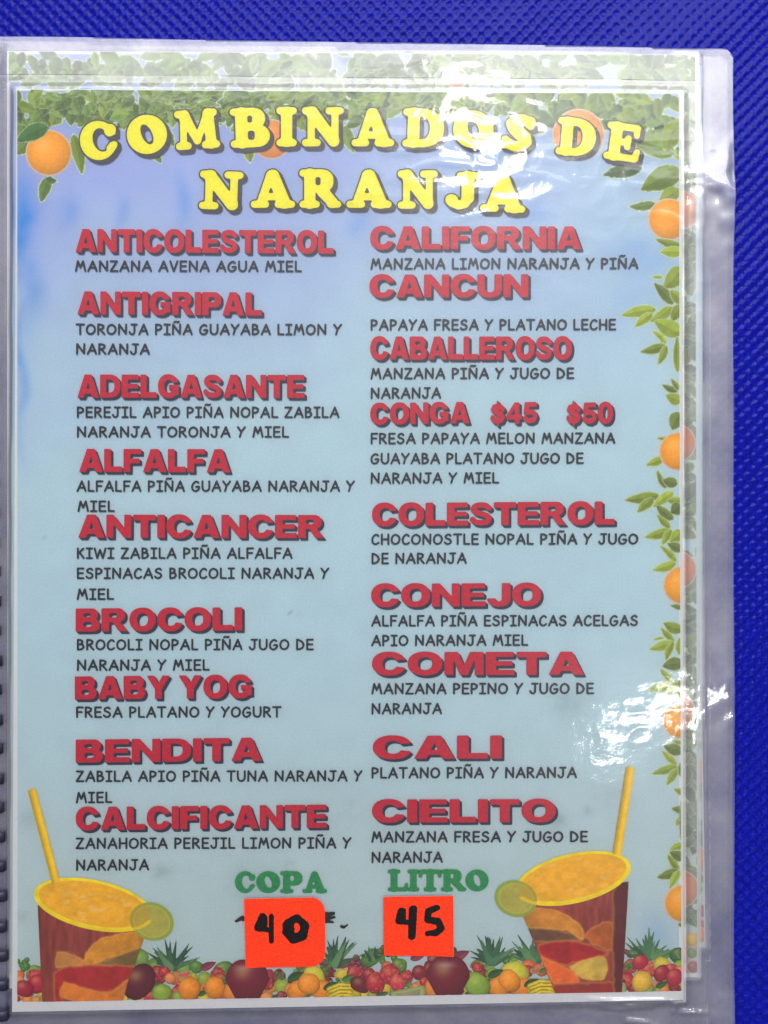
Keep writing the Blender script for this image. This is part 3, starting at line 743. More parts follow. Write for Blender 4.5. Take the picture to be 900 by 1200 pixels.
leaves_part('leaf_border_print', top_band(10, 275, 230, 41) + spec[:7], front, nxt(), (18, 300, 104, 240), clip1, pal=GREENS[:3] + DARKG, seed=21, rimw=.16, label='printed orange tree leaves hanging at the top left')
leaves_part('leaf_border_print', top_band(265, 540, 230, 42) + spec[7:], front, nxt(), (250, 566, 104, 200), clip1, pal=DARKG + GREENS[:2], seed=22, rimw=.16, label='printed leaves along the top behind the title')
leaves_part('leaf_border_print', top_band(535, 795, 230, 43) + [((640, 148), (672, 128), 18), ((708, 205), (752, 196), 16), ((752, 222), (798, 200), 26), ((735, 160), (790, 180), 24), ((772, 240), (797, 222), 16), ((738, 242), (768, 239), 9), ((780, 180), (797, 140), 22)],
            front, nxt(), (520, 800, 104, 262), clip1, pal=DARKG + GREENS[:2], seed=23, rimw=.16, label='printed leaves hanging at the top right corner')
orange_part('printed_orange', 57, 179, 25.5, nxt(), front, clip1, 'whole printed orange at the top left')
leaves_part('printed_leaf', [((19, 166), (56, 148), 19)], front, nxt(), (17, 60, 140, 182), clip1, halo=.8, pal=[(70, 120, 50)], label='dark green leaf over the top of the orange')
orange_part('printed_orange', 318, 163, 22, nxt(), front, clip1, 'printed orange behind the letters B and I', base=(240, 152, 66))
orange_part('printed_orange', 678, 158, 29, nxt(), front, clip1, 'printed orange behind the letter D', base=(242, 160, 70))
orange_part('printed_orange', 784, 257, 23, nxt(), front, clip1, 'printed orange cut by the right edge near the top')

def z5(p): return (680 + p[0] / 4.09, 240 + p[1] / 4.09)
def z6(p): return (680 + p[0] / 4.09, 440 + p[1] / 4.09)
def z7(p): return (680 + p[0] / 4.09, 640 + p[1] / 4.09)
def z8(p): return (640 + p[0] / 3.46, 800 + p[1] / 3.46)
def z9(p): return (680 + p[0] / 4.09, 1000 + p[1] / 4.09)
def conv(fn, L, s=4.09): return [(fn(a), fn(b), w_ / s * .88) for a, b, w_ in L]
groups = [
 conv(z5, [((362,165),(485,195),40),((383,225),(490,225),60),((400,400),(490,300),95),((345,345),(395,345),16),((355,375),(445,475),55),((430,410),(490,470),60),((198,530),(360,500),58),((262,585),(345,520),46),((335,560),(440,490),55),((440,560),(490,480),60),((355,555),(488,615),90),((290,705),(408,675),48),((375,765),(412,675),38),((348,605),(412,665),28),((465,630),(468,800),38)]),
 conv(z6, [((395,45),(465,78),30),((435,15),(470,70),25),((412,95),(485,125),60),((440,260),(485,180),80),((370,300),(480,330),30),((318,430),(400,398),42),((370,455),(410,540),28),((395,500),(465,520),55),((215,598),(375,575),55),((275,655),(350,590),48),((350,630),(445,560),48),((365,620),(445,690),48),((415,600),(485,600),38),((435,660),(485,620),70),((310,775),(430,740),48),((370,670),(430,730),34),((395,810),(435,740),38),((430,800),(488,745),60)]),
 conv(z7, [((385,0),(460,72),30),((420,-12),(488,22),50),((350,115),(458,80),46)]),
 conv(z7, [((435,285),(488,300),26),((400,368),(490,405),58),((388,392),(448,455),30),((333,495),(448,460),48),((410,548),(445,460),36),((475,440),(478,520),36),((350,450),(400,440),10)]),
 conv(z7, [((395,575),(492,560),70),((385,590),(442,648),30),((333,695),(435,668),44),((475,640),(480,720),30),((420,720),(445,660),22)]) + conv(z8, [((420,25),(500,12),35),((500,45),(530,0),24)], 3.46),
 conv(z8, [((478,258),(552,282),52),((470,278),(528,332),28),((430,370),(532,340),36),((490,415),(532,348),34),((545,325),(545,378),22),((515,235),(552,245),16)], 3.46),
 conv(z8, [((520,432),(555,452),24),((510,510),(555,525),28),((528,580),(555,545),26),((550,470),(550,640),20),((498,690),(555,655),34)], 3.46),
 conv(z9, [((420,8),(472,82),32),((430,-6),(492,30),52),((370,118),(472,82),48),((430,168),(474,84),36),((470,345),(492,340),26)]),
]
names = ['leaf spray printed below the upper right orange', 'leaf spray printed beside the middle right orange', 'small leaves above the cut orange', 'five leaf sprig printed at the right edge', 'leaf sprig above the glare at the right edge', 'leaf sprig printed below the glare', 'thin leaf shoot above the right cup straw', 'leaf sprig beside the right cup']
for i, (L, lb) in enumerate(zip(groups, names)):
    xs = [p[0] for l in L for p in l[:2]]; ys = [p[1] for l in L for p in l[:2]]
    leaves_part('leaf_spray_print', L, front, nxt(), (min(xs) - 8, 802, min(ys) - 12, max(ys) + 12), clip1, h=.8, halo=1.5, pal=[(152, 168, 46), (164, 180, 58), (136, 152, 50), (118, 134, 60)], seed=60 + i, jag=.5, label=lb)
for (ox, oy, orr) in [(795, 529, 21), (800, 686, 21), (797, 845, 19), (801, 1059, 21)]:
    orange_part('printed_orange', ox, oy, orr, nxt(), front, clip1)

# ---- fruit border along the bottom
def ybot(x): return 1174 + (1161 - 1174) * (x - 20) / 780.0
def fruit(kind, cx, cy, rr, base, seed):
    m = 1.5
    X, Y = G(cx - rr * 1.6 - m, cx + rr * 1.6 + m, cy - rr * 1.8 - m, cy + rr * 1.4 + m)
    nm = 'printed_' + kind
    if kind == 'apple':
        F = U_(f_ell(X, Y, cx - rr * .28, cy, rr * .78, rr * .98, 8), f_ell(X, Y, cx + rr * .28, cy, rr * .78, rr * .98, -8))
        F = np.minimum(F, f_poly(X, Y, [(cx - rr * 1.15, cy - rr * 1.1), (cx + rr * 1.15, cy - rr * 1.1), (cx + rr * 1.1, cy - rr * .1), (cx + rr * .5, cy + rr * 1.0), (cx - rr * .5, cy + rr * 1.0), (cx - rr * 1.1, cy - rr * .1)]) + 1)
        F = np.minimum(F, .12 * rr + np.abs(X - cx) * .35 + (Y - cy + rr * .86))
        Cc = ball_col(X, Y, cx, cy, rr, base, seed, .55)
        hl = (gauss(X, Y, cx - rr * .15, cy - rr * .55, rr * .4, rr * .14) * .35)[..., None]; Cc = Cc * (1 - hl) + hl * lin((235, 190, 190))
        st = f_cap(X, Y, cx + rr * .05, cy - rr * .75, cx + rr * .15, cy - rr * 1.3, .9); Cc[st > 0] = lin((50, 35, 25)); F = U_(F, st)
    elif kind == 'pineapple':
        F = np.full(X.shape, -1e9); Cc = np.zeros(X.shape + (3,)); rg = random.Random(seed)
        for k in range(26):
            a = math.radians(rg.uniform(-170, -10)); l = rr * rg.uniform(.7, 1.5)
            Fb = f_cap(X, Y, cx + rg.uniform(-3, 3), cy + rr * .4, cx + l * math.cos(a) * .95, cy + rr * .35 + l * math.sin(a) * 1.1, rr * .16, .35)
            Cc[Fb > -.6] = lin(rg.choice([(64, 110, 72), (84, 132, 92), (110, 154, 100), (56, 92, 68)])); F = U_(F, Fb)
        Cc[F < -.6] = lin((60, 100, 70))
    elif kind == 'banana':
        F = np.full(X.shape, -1e9); Cc = ball_col(X, Y, cx, cy, rr * 1.3, base, seed, .7)
        for k in range(3):
            o = k * rr * .42 - rr * .4
            Fb = f_line(X, Y, [(cx - rr * 1.1, cy + rr * .25 + o * .8), (cx - rr * .3, cy + o * .7 - rr * .1), (cx + rr * .6, cy - rr * .05 + o * .6), (cx + rr * 1.1, cy + rr * .25 + o * .4)], rr * .27)
            Cc[np.abs(Fb) < .7] = lin((170, 140, 20)); F = U_(F, Fb)
    elif kind == 'grapes':
        F = np.full(X.shape, -1e9); Cc = np.zeros(X.shape + (3,)); Cc[:] = lin(base); rg = random.Random(seed)
        for k in range(11):
            gx, gy = cx + rg.uniform(-.9, .9) * rr, cy + rg.uniform(-.8, .8) * rr; q = rr * .36
            Fb = f_ell(X, Y, gx, gy, q, q); b = tuple(v * rg.uniform(.75, 1.15) for v in base)
            cc = ball_col(X, Y, gx, gy, q, b, seed + k, .45); Cc[Fb > 0] = cc[Fb > 0]; F = U_(F, Fb)
    elif kind == 'leaf':
        F, s_, t_ = f_leaf(X, Y, (cx + rr, cy - rr * .4), (cx - rr, cy + rr * .5), rr * 1.0)
        Cc = np.zeros(X.shape + (3,)); Cc[:] = lin(base); Cc *= (.75 + .4 * (t_ > 0))[..., None]
    elif kind == 'melon_slice':
        F = np.minimum(f_ell(X, Y, cx, cy, rr * 1.3, rr * .8, -12), (Y - cy + rr * .35) + .2 * (X - cx))
        Cc = ball_col(X, Y, cx, cy, rr, base, seed, .8); Cc[F < rr * .22] = lin((170, 190, 120))
    else:
        e = 1.0 if kind != 'strawberry' else 1.05
        F = f_ell(X, Y, cx, cy, rr * (.92 + .3 * ((seed * 37) % 10) / 10), rr * (.78 + .25 * ((seed * 53) % 10) / 10) * e, (seed * 71) % 180, 1.8 + ((seed * 13) % 5) / 10) + 1.4 * (vnoise(X, Y, 5, seed) - .5)
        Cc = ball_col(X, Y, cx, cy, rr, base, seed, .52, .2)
        if kind == 'strawberry':
            sd = (vnoise(X, Y, 1.8, seed) > .72); Cc[sd] = Cc[sd] * .7 + lin((235, 180, 110)) * .3
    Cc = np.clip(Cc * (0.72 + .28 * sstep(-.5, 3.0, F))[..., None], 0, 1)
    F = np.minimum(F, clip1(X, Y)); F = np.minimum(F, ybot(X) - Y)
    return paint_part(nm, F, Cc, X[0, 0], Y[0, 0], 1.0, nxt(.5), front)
rf = random.Random(77)
REDS = [(196, 36, 62), (176, 30, 60), (212, 60, 80), (150, 28, 48)]
for k in range(46):      # back row
    x = 24 + k * 17.2 + rf.uniform(-4, 4); y = ybot(x) - 40 + rf.uniform(-9, 7)
    fruit(rf.choice(['grapes', 'grapes', 'leaf', 'peach', 'strawberry', 'leaf']), x, y, rf.uniform(8, 12), rf.choice([(92, 146, 62), (110, 160, 70), (60, 110, 60), (150, 60, 80), (130, 170, 80)]), 300 + k)
for x0 in (-33, 202, 393, 436, 577, 625, 760):
    if x0 > 20: fruit('pineapple', x0, ybot(x0) - 46, 24 if x0 != 436 else 11, (60, 110, 70), x0)
for k in range(44):
    x = 22 + k * 18 + rf.uniform(-4, 4); y = ybot(x) - 25 + rf.uniform(-7, 5)
    kd, b = rf.choice([('strawberry', REDS[0]), ('strawberry', REDS[1]), ('plum', (150, 30, 50)), ('peach', (226, 120, 70)), ('lime', (150, 180, 60)), ('strawberry', REDS[2]), ('lemon', (222, 200, 60))])
    fruit(kd, x, y, rf.uniform(8, 11), b, 400 + k)
for k in range(46):
    x = 20 + k * 17.4 + rf.uniform(-4, 4); y = ybot(x) - 9 + rf.uniform(-4, 5)
    kd, b = rf.choice([('strawberry', REDS[0]), ('peach', (235, 140, 80)), ('lime', (160, 186, 60)), ('strawberry', REDS[3]), ('lemon', (232, 196, 50)), ('melon_slice', (222, 120, 110)), ('peach', (226, 160, 60)), ('grapes', (150, 170, 90))])
    fruit(kd, x, y, rf.uniform(8, 11), b, 500 + k)
for k in range(75):
    x = 22 + k * 10.4 + rf.uniform(-4, 4); kd, b = rf.choice([('strawberry', REDS[0]), ('peach', (235, 150, 70)), ('lime', (150, 176, 60)), ('lemon', (232, 200, 60)), ('leaf', (70, 116, 56)), ('strawberry', REDS[3])])
    fruit(kd, x, ybot(x) - rf.uniform(0, 4), rf.uniform(6, 8), b, 900 + k)
for k in range(70):
    x = 24 + k * 11.2 + rf.uniform(-4, 4); y = ybot(x) - rf.uniform(6, 34)
    kd, b = rf.choice([('strawberry', REDS[0]), ('grapes', (96, 140, 70)), ('grapes', (120, 30, 60)), ('leaf', (60, 108, 56)), ('leaf', (90, 136, 60)), ('strawberry', (214, 70, 90)), ('banana', (236, 206, 50)), ('melon_slice', (226, 90, 90)), ('peach', (236, 150, 90))])
    fruit(kd, x, y, rf.uniform(5, 8), b, 700 + k)
for ax in (55, 290, 525, 760):   # the repeating clip-art group
    if ax not in (55, 760):
        fruit('lemon', ax + 78, ybot(ax + 80) - 24, 16, (214, 208, 60), ax)
        fruit('orange', ax + 60, ybot(ax) - 10, 13, (240, 150, 24), ax + 1); fruit('orange', ax + 88, ybot(ax) - 9, 13, (238, 146, 22), ax + 2)
        fruit('orange', ax + 72, ybot(ax) - 17, 13, (246, 160, 30), ax + 3); fruit('leaf', ax + 56, ybot(ax) - 26, 9, (50, 100, 50), ax + 4); fruit('leaf', ax + 98, ybot(ax) - 15, 9, (52, 96, 60), ax + 5)
        fruit('banana', ax + 113, ybot(ax) - 9, 15, (238, 214, 40), ax + 6); fruit('plum', ax + 132, ybot(ax) - 16, 11, (120, 28, 40), ax + 7)
        fruit('strawberry', ax + 150, ybot(ax) - 18, 12, REDS[0], ax + 8); fruit('strawberry', ax + 167, ybot(ax) - 28, 12, REDS[0], ax + 9); fruit('strawberry', ax + 176, ybot(ax) - 18, 12, REDS[2], ax + 10)
        fruit('melon_slice', ax + 188, ybot(ax) - 6, 16, (160, 150, 110), ax + 11)
        fruit('peach', ax - 15, ybot(ax) - 9, 13, (240, 150, 60), ax + 14)
        if ax == 525: fruit('lime', ax + 34, ybot(ax) - 12, 15, (150, 180, 70), ax + 13)
        fruit('apple', ax, ybot(ax) - 22, 24, (130, 22, 46), ax + 12)
for xx, yy, rr_, b in [(222, 1158, 14, (240, 150, 24)), (252, 1157, 13, (240, 150, 24)), (190, 1163, 13, (150, 180, 60)), (164, 1150, 20, (110, 26, 46)), (45, 1152, 12, REDS[0]), (28, 1158, 11, REDS[1]), (750, 1127, 11, REDS[0]), (775, 1140, 10, REDS[1]), (790, 1145, 12, (190, 40, 70)), (752, 1150, 13, (232, 190, 60))]:
    fruit('orange' if b[0] == 240 else 'plum', xx, yy, rr_, b, int(xx))

# ---- the two printed cups of juice
def cup(pf, body, slices, rim, rot, straw, lime, label):
    root = bpy.data.objects.new('cup_print', None); C.objects.link(root); root.parent = front; root['label'] = label
    # body
    bx = [p[0] for p in body]; by = [p[1] for p in body]
    X, Y = G(min(bx) - 3, max(bx) + 3, min(by) - 3, max(by) + 3, .9)
    F = np.minimum(f_poly(X, Y, body), ybot(X) - Y)
    n = fbm(X, Y, 9, 15, 3)[..., None]; nv = fbm(X * 3, Y * .5, 14, 16, 3)[..., None]
    Cc = lin((160, 66, 54))[None, None] * (.5 + .9 * nv) 
    for pts, col in slices:
        pts = smooth_pts(list(pts) + [pts[0]], 5)
        Fs = f_poly(X, Y, pts) + 2.2 * (vnoise(X, Y, 6, 18) - .5)
        base = lin(col)[None, None] * (.72 + .56 * n)
        a = sstep(-.8, .8, Fs)[..., None]; Cc = Cc * (1 - a) + base * a
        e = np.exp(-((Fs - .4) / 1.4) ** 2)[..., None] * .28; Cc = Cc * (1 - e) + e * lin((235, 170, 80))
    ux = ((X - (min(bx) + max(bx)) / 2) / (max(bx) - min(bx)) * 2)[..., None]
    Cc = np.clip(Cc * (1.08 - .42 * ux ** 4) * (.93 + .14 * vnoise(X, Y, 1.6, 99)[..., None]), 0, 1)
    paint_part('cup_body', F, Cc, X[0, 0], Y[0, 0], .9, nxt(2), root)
    # rim + juice
    cx, cy, rx, ry = rim
    X, Y = G(cx - rx - 3, cx + rx + 3, cy - rx * .7, cy + rx * .7, .9)
    F = f_ell(X, Y, cx, cy, rx, ry, rot)
    Cc = lin((250, 226, 20))[None, None] * (.86 + .28 * vnoise(X, Y, 9, 7)[..., None])
    paint_part('cup_rim', F, Cc, X[0, 0], Y[0, 0], .9, nxt(2), root, 'bright yellow rim')
    F = f_ell(X, Y, cx, cy - 1, rx - 5.5, ry - 4.4, rot)
    n = fbm(X, Y * 1.6, 9, 25, 4)[..., None]
    Cc = lin((242, 184, 30))[None, None] * (.82 + .36 * n)
    ice = sstep(.56, .72, fbm(X + 40, Y * 2.2, 10, 33, 3)) * gauss(X, Y, cx, cy, rx * .7, ry * .9)
    Cc = np.clip(Cc * (1 - .5 * ice[..., None]) + .5 * ice[..., None] * lin((244, 214, 130)), 0, 1)
    paint_part('juice', F, Cc, X[0, 0], Y[0, 0], .9, nxt(2), root, 'orange juice with ice')
    # straw
    (xa, ya), (xb, yb), wd = straw
    X, Y = G(min(xa, xb) - 9, max(xa, xb) + 9, min(ya, yb) - 8, max(ya, yb) + 8, .8)
    L = math.hypot(xb - xa, yb - ya); ux, uy = (xb - xa) / L, (yb - ya) / L
    s_ = (X - xa) * ux + (Y - ya) * uy; t_ = -(X - xa) * uy + (Y - ya) * ux
    F = np.minimum(wd / 2 - np.abs(t_), np.minimum(s_ + 1 - .06 * t_ * t_, L - s_))
    Cc = lin((244, 200, 20))[None, None] * (1.0 + .28 * np.cos(t_ / wd * 4.2 + .9)[..., None] - .15) * (.92 + .16 * vnoise(X, Y, 7, 4)[..., None])
    Cc = np.clip(Cc, 0, 1); top = (s_ < 2.5); Cc[top] = Cc[top] * .8 + lin((190, 180, 90)) * .2
    paint_part('straw', F, Cc, X[0, 0], Y[0, 0], .8, nxt(2), root, 'yellow drinking straw')
    lx, ly, lr, ls = lime
    X, Y = G(lx - lr - 4, lx + lr + 4, ly - lr - 4, ly + lr + 4, .8)
    F = f_ell(X, Y, lx, ly, lr, lr * .84, ls)
    Cc = lin((184, 176, 78))[None, None] * (.85 + .3 * fbm(X, Y, 8, 12, 3)[..., None])
    rim_ = F < 3.2; Cc[rim_] = lin((158, 174, 50)); mid_ = (F >= 3.2) & (F < 4.8); Cc[mid_] = lin((192, 188, 96))
    # the slit lets the slice straddle the rim: only its outer part lies over the cup
    Fr = f_ell(X, Y, cx, cy, rx - 4.5, ry - 3.6, rot)
    ov = Fr > 0; Cc[ov] = Cc[ov] * .55 + lin((206, 160, 24)) * .45
    ring = (f_ell(X, Y, cx, cy, rx, ry, rot) > 0) & (Fr <= 0) & (Y > ly - 2); Cc[ring] = lin((236, 204, 30))
    paint_part('lime_slice', F, np.clip(Cc, 0, 1), X[0, 0], Y[0, 0], .8, nxt(2), root)
    return root
a4 = lambda L: [(x / 4.0, 900 + y / 4.0) for x, y in L]
a5 = lambda L: [(560 + x / 4.09, 980 + y / 4.09) for x, y in L]
cup(None, a4([(178, 640), (200, 1110), (572, 1110), (600, 1000), (632, 925), (665, 830), (692, 740), (440, 700)]),
    [(a4([(265,860),(320,862),(400,905),(425,925),(330,928),(262,935)]), (196,134,62)), (a4([(430,915),(560,875),(672,835),(640,925),(540,935)]), (132,104,50)),
     (a4([(400,905),(415,850),(500,790),(692,764),(682,832),(560,872),(440,918)]), (214,148,38)), (a4([(250,960),(330,928),(632,928),(600,1000),(500,1050),(300,1020),(300,1110),(262,1100)]), (178,38,36)),
     (a4([(300,1000),(500,1052),(602,988),(570,1105),(300,1080)]), (218,128,36))],
    (110, 1060, 71, 29), 12, ((37.5, 925), (66, 1034), 9.5), (178, 1079.5, 26, 20), 'printed cup of juice with lime slice, lower left')
cup(None, a5([(185, 310), (225, 400), (290, 560), (372, 755), (690, 745), (705, 500), (722, 215), (460, 260)]),
    [(a5([(225,432),(430,455),(500,495),(290,505),(240,470)]), (118,76,50)), (a5([(210,345),(330,345),(430,375),(505,450),(495,492),(430,452),(330,438),(225,430)]), (208,140,42)),
     (a5([(505,480),(560,430),(645,415),(645,540),(560,515)]), (188,98,36)), (a5([(285,515),(450,497),(605,545),(600,575),(460,605),(420,622),(310,575)]), (176,32,36)),
     (a5([(305,578),(420,622),(462,650),(475,702),(365,705)]), (224,108,36)), (a5([(430,622),(600,572),(605,680),(500,676)]), (208,176,74)), (a5([(362,705),(690,700),(690,760),(375,760)]), (158,44,34)),
     (a5([(645,260),(725,215),(692,760),(650,760)]), (112,30,34))],
    (671.5, 1029, 69, 29, ), -13, ((738.5, 899), (722.5, 1001), 10), (604.5, 1052.5, 25, 17), 'printed cup of juice with lime slice, lower right')

# ---- lettering
HEADS = [('ANTICOLESTEROL', 89, 391, 295.5, 297.5), ('ANTIGRIPAL', 91, 307, 368.5, 370), ('ADELGASANTE', 91, 357, 466, 466.5), ('ALFALFA', 93, 270, 553, 553.5), ('ANTICANCER', 92, 380, 630, 630.5),
         ('BROCOLI', 89, 284, 740, 738.5), ('BABY YOG', 88, 296, 819.5, 817.5), ('BENDITA', 89, 307, 893.5, 891), ('CALCIFICANTE', 89, 383, 972.5, 969.5),
         ('CALIFORNIA', 434, 681, 292.5, 292.5), ('CANCUN', 433, 619, 349, 348.5), ('CABALLEROSO', 434, 670, 421.5, 421.5), ('COLESTEROL', 436, 720, 616.5, 614.5), ('CONEJO', 435, 634, 711, 710),
         ('COMETA', 436, 684, 791, 790.5), ('CALI', 437, 588, 889, 888.5), ('CIELITO', 436, 651, 963.5, 963)]
zT = nxt(4)
def heading(txt, x0, x1, ya, yb_, cap=27.0):
    V, f = set_line('black', txt, x0, x1, ya, yb_, cap, .065, .32)
    o = flat('heading_text', V, [q[::-1] for q in f], zT + 2 * INK, M_red, front, 'the word %s in heavy crimson capitals' % txt.strip())
    for k, dd in ((0, 3.0), (1, 1.6)):
        V, f = set_line('black', txt, x0, x1, ya, yb_, cap, .065, .32, dd, dd)
        flat('drop_shadow', V, [q[::-1] for q in f], zT + k * INK, M_navy, o)
for h_ in HEADS: heading(*h_)
for t_, a, b in (('CONGA', 434, 550), ('$45', 574, 630), ('$50', 663, 718)): heading(t_, a, b, 497.5, 496, 25)

LINES = [('MANZANA AVENA AGUA MIEL', 88, 354, 312), ('TORONJA PIÑA GUAYABA LIMON Y', 89, 401, 386), ('NARANJA', 89, 176, 409), ('PEREJIL APIO PIÑA NOPAL ZABILA', 90, 398, 483), ('NARANJA TORONJA Y MIEL', 90, 339, 506),
 ('ALFALFA PIÑA GUAYABA NARANJA Y', 90, 416, 569.5), ('MIEL', 91, 135, 593), ('KIWI ZABILA PIÑA ALFALFA', 90, 343, 648), ('ESPINACAS BROCOLI NARANJA Y', 90, 386, 671.5), ('MIEL', 90, 134, 696),
 ('BROCOLI NOPAL PIÑA JUGO DE', 90, 368, 755), ('NARANJA Y MIEL', 90, 246, 779), ('FRESA PLATANO Y YOGURT', 89, 330, 834), ('ZABILA APIO PIÑA TUNA NARANJA Y', 89, 425, 909), ('MIEL', 89, 132, 934),
 ('ZANAHORIA PEREJIL LIMON PIÑA Y', 89, 412, 987.5), ('NARANJA', 89, 175, 1013), ('MANZANA LIMON NARANJA Y PIÑA', 434, 748, 309), ('PAPAYA FRESA Y PLATANO LECHE', 434, 722, 380.5), ('MANZANA PIÑA Y JUGO DE', 434, 673, 437.5),
 ('NARANJA', 434, 517, 460.5), ('FRESA PAPAYA MELON MANZANA', 434, 721, 513.5), ('GUAYABA PLATANO JUGO DE', 434, 684, 537), ('NARANJA Y MIEL', 434, 585, 560), ('CHOCONOSTLE NOPAL PIÑA Y JUGO', 435, 748, 631.5),
 ('DE NARANJA', 435, 547, 654), ('ALFALFA PIÑA ESPINACAS ACELGAS', 435, 748, 727), ('APIO NARANJA MIEL', 435, 619, 750), ('MANZANA PEPINO Y JUGO DE', 435, 696, 806.5), ('NARANJA', 435, 518, 830),
 ('PLATANO PIÑA Y NARANJA', 435, 676, 905), ('MANZANA FRESA Y JUGO DE', 435, 689, 980), ('NARANJA', 435, 519, 1004)]
for t_, a, b, yc in LINES:
    tilt = (600 - yc) / 600 * .9 if a < 300 else -.5
    V, f = set_line('comic', t_, a + .6, b - .6, yc + 5.9 - tilt * .5, yc + 5.9 + tilt * .5, 11.4, .17, .50)
    flat('ingredient_text', V, [q[::-1] for q in f], zT + 3 * INK, M_text, front, 'small dark line reading %s' % t_)

def big_letter(ch, x0, x1, y0, y1, rot, mats, name, outline=.035, shadow=(3.6, 3.6), label=None):
    cx, cy = (x0 + x1) / 2, (y0 + y1) / 2
    def place(font, dx, dy):
        font = 'cooper+%g' % ((float(font.split('+')[1]) if '+' in font else 0) + .022)
        wd, V, f = glyph(font, ch)
        lo = glyph('cooper', ch)[1]; gx0, gx1 = lo[:, 0].min(), lo[:, 0].max()
        x = x0 + (V[:, 0] - gx0) / (gx1 - gx0) * (x1 - x0); y = y1 - V[:, 1] * (y1 - y0)
        a = math.radians(rot); X = cx + (x - cx) * math.cos(a) - (y - cy) * math.sin(a); Y = cy + (x - cx) * math.sin(a) + (y - cy) * math.cos(a)
        return np.column_stack([X + dx, Y + dy]), [q[::-1] for q in f]
    V, f = place('cooper', 0, 0)
    o = flat(name, V, [q[::-1] for q in f], zT + 8 * INK, mats[0], front, label or 'printed capital %s' % ch)
    if outline:
        V, f = place('cooper+%g' % outline, 0, 0); flat('outline', V, [q[::-1] for q in f], zT + 7 * INK, mats[1], o)
        for k in (1, 2, 3):
            V, f = place('cooper+%g' % outline, shadow[0] * k / 3, shadow[1] * k / 3); flat('drop_shadow', V, [q[::-1] for q in f], zT + (7 - k) * INK, mats[2], o)
TM = (M_yellow, M_outline, M_outline)
TITLE = [('C', 95, 137, 143, 187, -9), ('O', 150, 195, 136, 180, -6), ('M', 206, 256, 130, 174, -4), ('B', 271, 315, 128, 172, -2), ('I', 325, 347, 127, 171, 0), ('N', 355, 402, 127, 171, 0), ('A', 413, 461, 128, 171, 0),
         ('D', 473, 519, 129, 172, 2), ('O', 532, 577, 131, 173, 4), ('S', 589, 625, 135, 177, 5), ('D', 653, 697, 140, 182, 5), ('E', 710, 750, 146, 188, 8),
         ('N', 235, 284, 202, 245, 2), ('A', 295, 345, 200, 243, 0), ('R', 352, 399, 200, 243, 0), ('A', 407, 458, 200, 243, 0), ('N', 467, 512, 201, 244, 0), ('J', 523, 561, 203, 245, 1), ('A', 564, 615, 205, 248, 2)]
for i, (ch, a, b, c_, d_, rt) in enumerate(TITLE):
    big_letter(ch, a, b, c_, d_, rt, TM, 'title_letter', label='yellow title capital %s in %s' % (ch, 'COMBINADOS' if i < 10 else 'DE' if i < 12 else 'NARANJA'))
for i, (ch, a, b) in enumerate([('C', 276, 299), ('O', 301, 328), ('P', 329, 354), ('A', 355, 383), ('L', 455, 478), ('I', 478, 491), ('T', 491, 517), ('R', 517, 546), ('O', 546, 572)]):
    y0 = 1021 if i < 4 else 1019
    big_letter(ch, a, b, y0, y0 + 24.5, 0, (M_green,), 'size_letter', 0, label='green capital %s in %s' % (ch, 'COPA' if i < 4 else 'LITRO'))

# crossed-out marker price peeking out beside the first sticker
def strokes(name, L, x0, x1, y0, y1, z, parent, label=None, h=.6, jag=.7, seed=3, sub=None):
    X, Y = G(x0, x1, y0, y1, h); F = np.full(X.shape, -1e9)
    for (a, b, c_, d_, r1, r2) in L: F = U_(F, f_cap(X, Y, a, b, c_, d_, r1, r2))
    F = F + jag * (vnoise(X, Y, 2.4, seed) - .5)
    if sub is not None: F = SUB(F, sub(X, Y))
    V, f = field_mesh(F, x0, y0, h)
    return flat(name, V, f, z, M_marker, parent, label)
strokes('marker_scribble', [(277, 1079, 284, 1075, 1.6, 2.6), (284, 1076, 300, 1077, 2.6, 2.6), (378, 1071, 391, 1070, 3, 1.8), (378, 1077, 392, 1074, 3, 1.4), (378, 1079, 390, 1080, 2.2, 1.2), (400, 1085, 403, 1086, 1.4, 1.6), (403, 1086, 407, 1083.5, 1.4, .9)],
        270, 412, 1062, 1092, zT + 9 * INK, front, 'black marker strokes either side of the first price sticker')

# clear pouch of the front page
M1 = sleeve(front, [(-24, 86), (824, 93), (830, 1232), (-24, 1232)], P1, zT + .30 * MM, 1.55 * MM, 2.0, 1.0, .015, .09, label='clear wrinkled laminating pouch over the page')

# ------------------------------------------------------------------ price stickers
def sticker_mat():
    m, nt, b = newmat('fluorescent_orange_paper')
    N = nt.nodes.new; Lk = nt.links.new
    tc = N('ShaderNodeTexCoord'); n = N('ShaderNodeTexNoise'); n.inputs['Scale'].default_value = 2200; n.inputs['Detail'].default_value = 2
    r_ = N('ShaderNodeValToRGB'); r_.color_ramp.elements[0].position = .3; r_.color_ramp.elements[1].position = .7
    r_.color_ramp.elements[0].color = (.80, .018, .004, 1); r_.color_ramp.elements[1].color = (.98, .052, .010, 1)
    Lk(tc.outputs['Object'], n.inputs['Vector']); Lk(n.outputs['Fac'], r_.inputs['Fac']); Lk(r_.outputs['Color'], b.inputs['Base Color'])
    b.inputs['Roughness'].default_value = .7; b.inputs['Specular IOR Level'].default_value = .2
    return m
M_st = sticker_mat()
CURL = lambda x, y: .5 * MM * (gauss(x, y, 288, 1133, 11, 9) + .8 * gauss(x, y, 532, 1120, 12, 9) + .5 * gauss(x, y, 381, 1052, 9, 9) + .4 * gauss(x, y, 449, 1049, 9, 9)) + .05 * MM * vnoise(x, y, 18, 6)
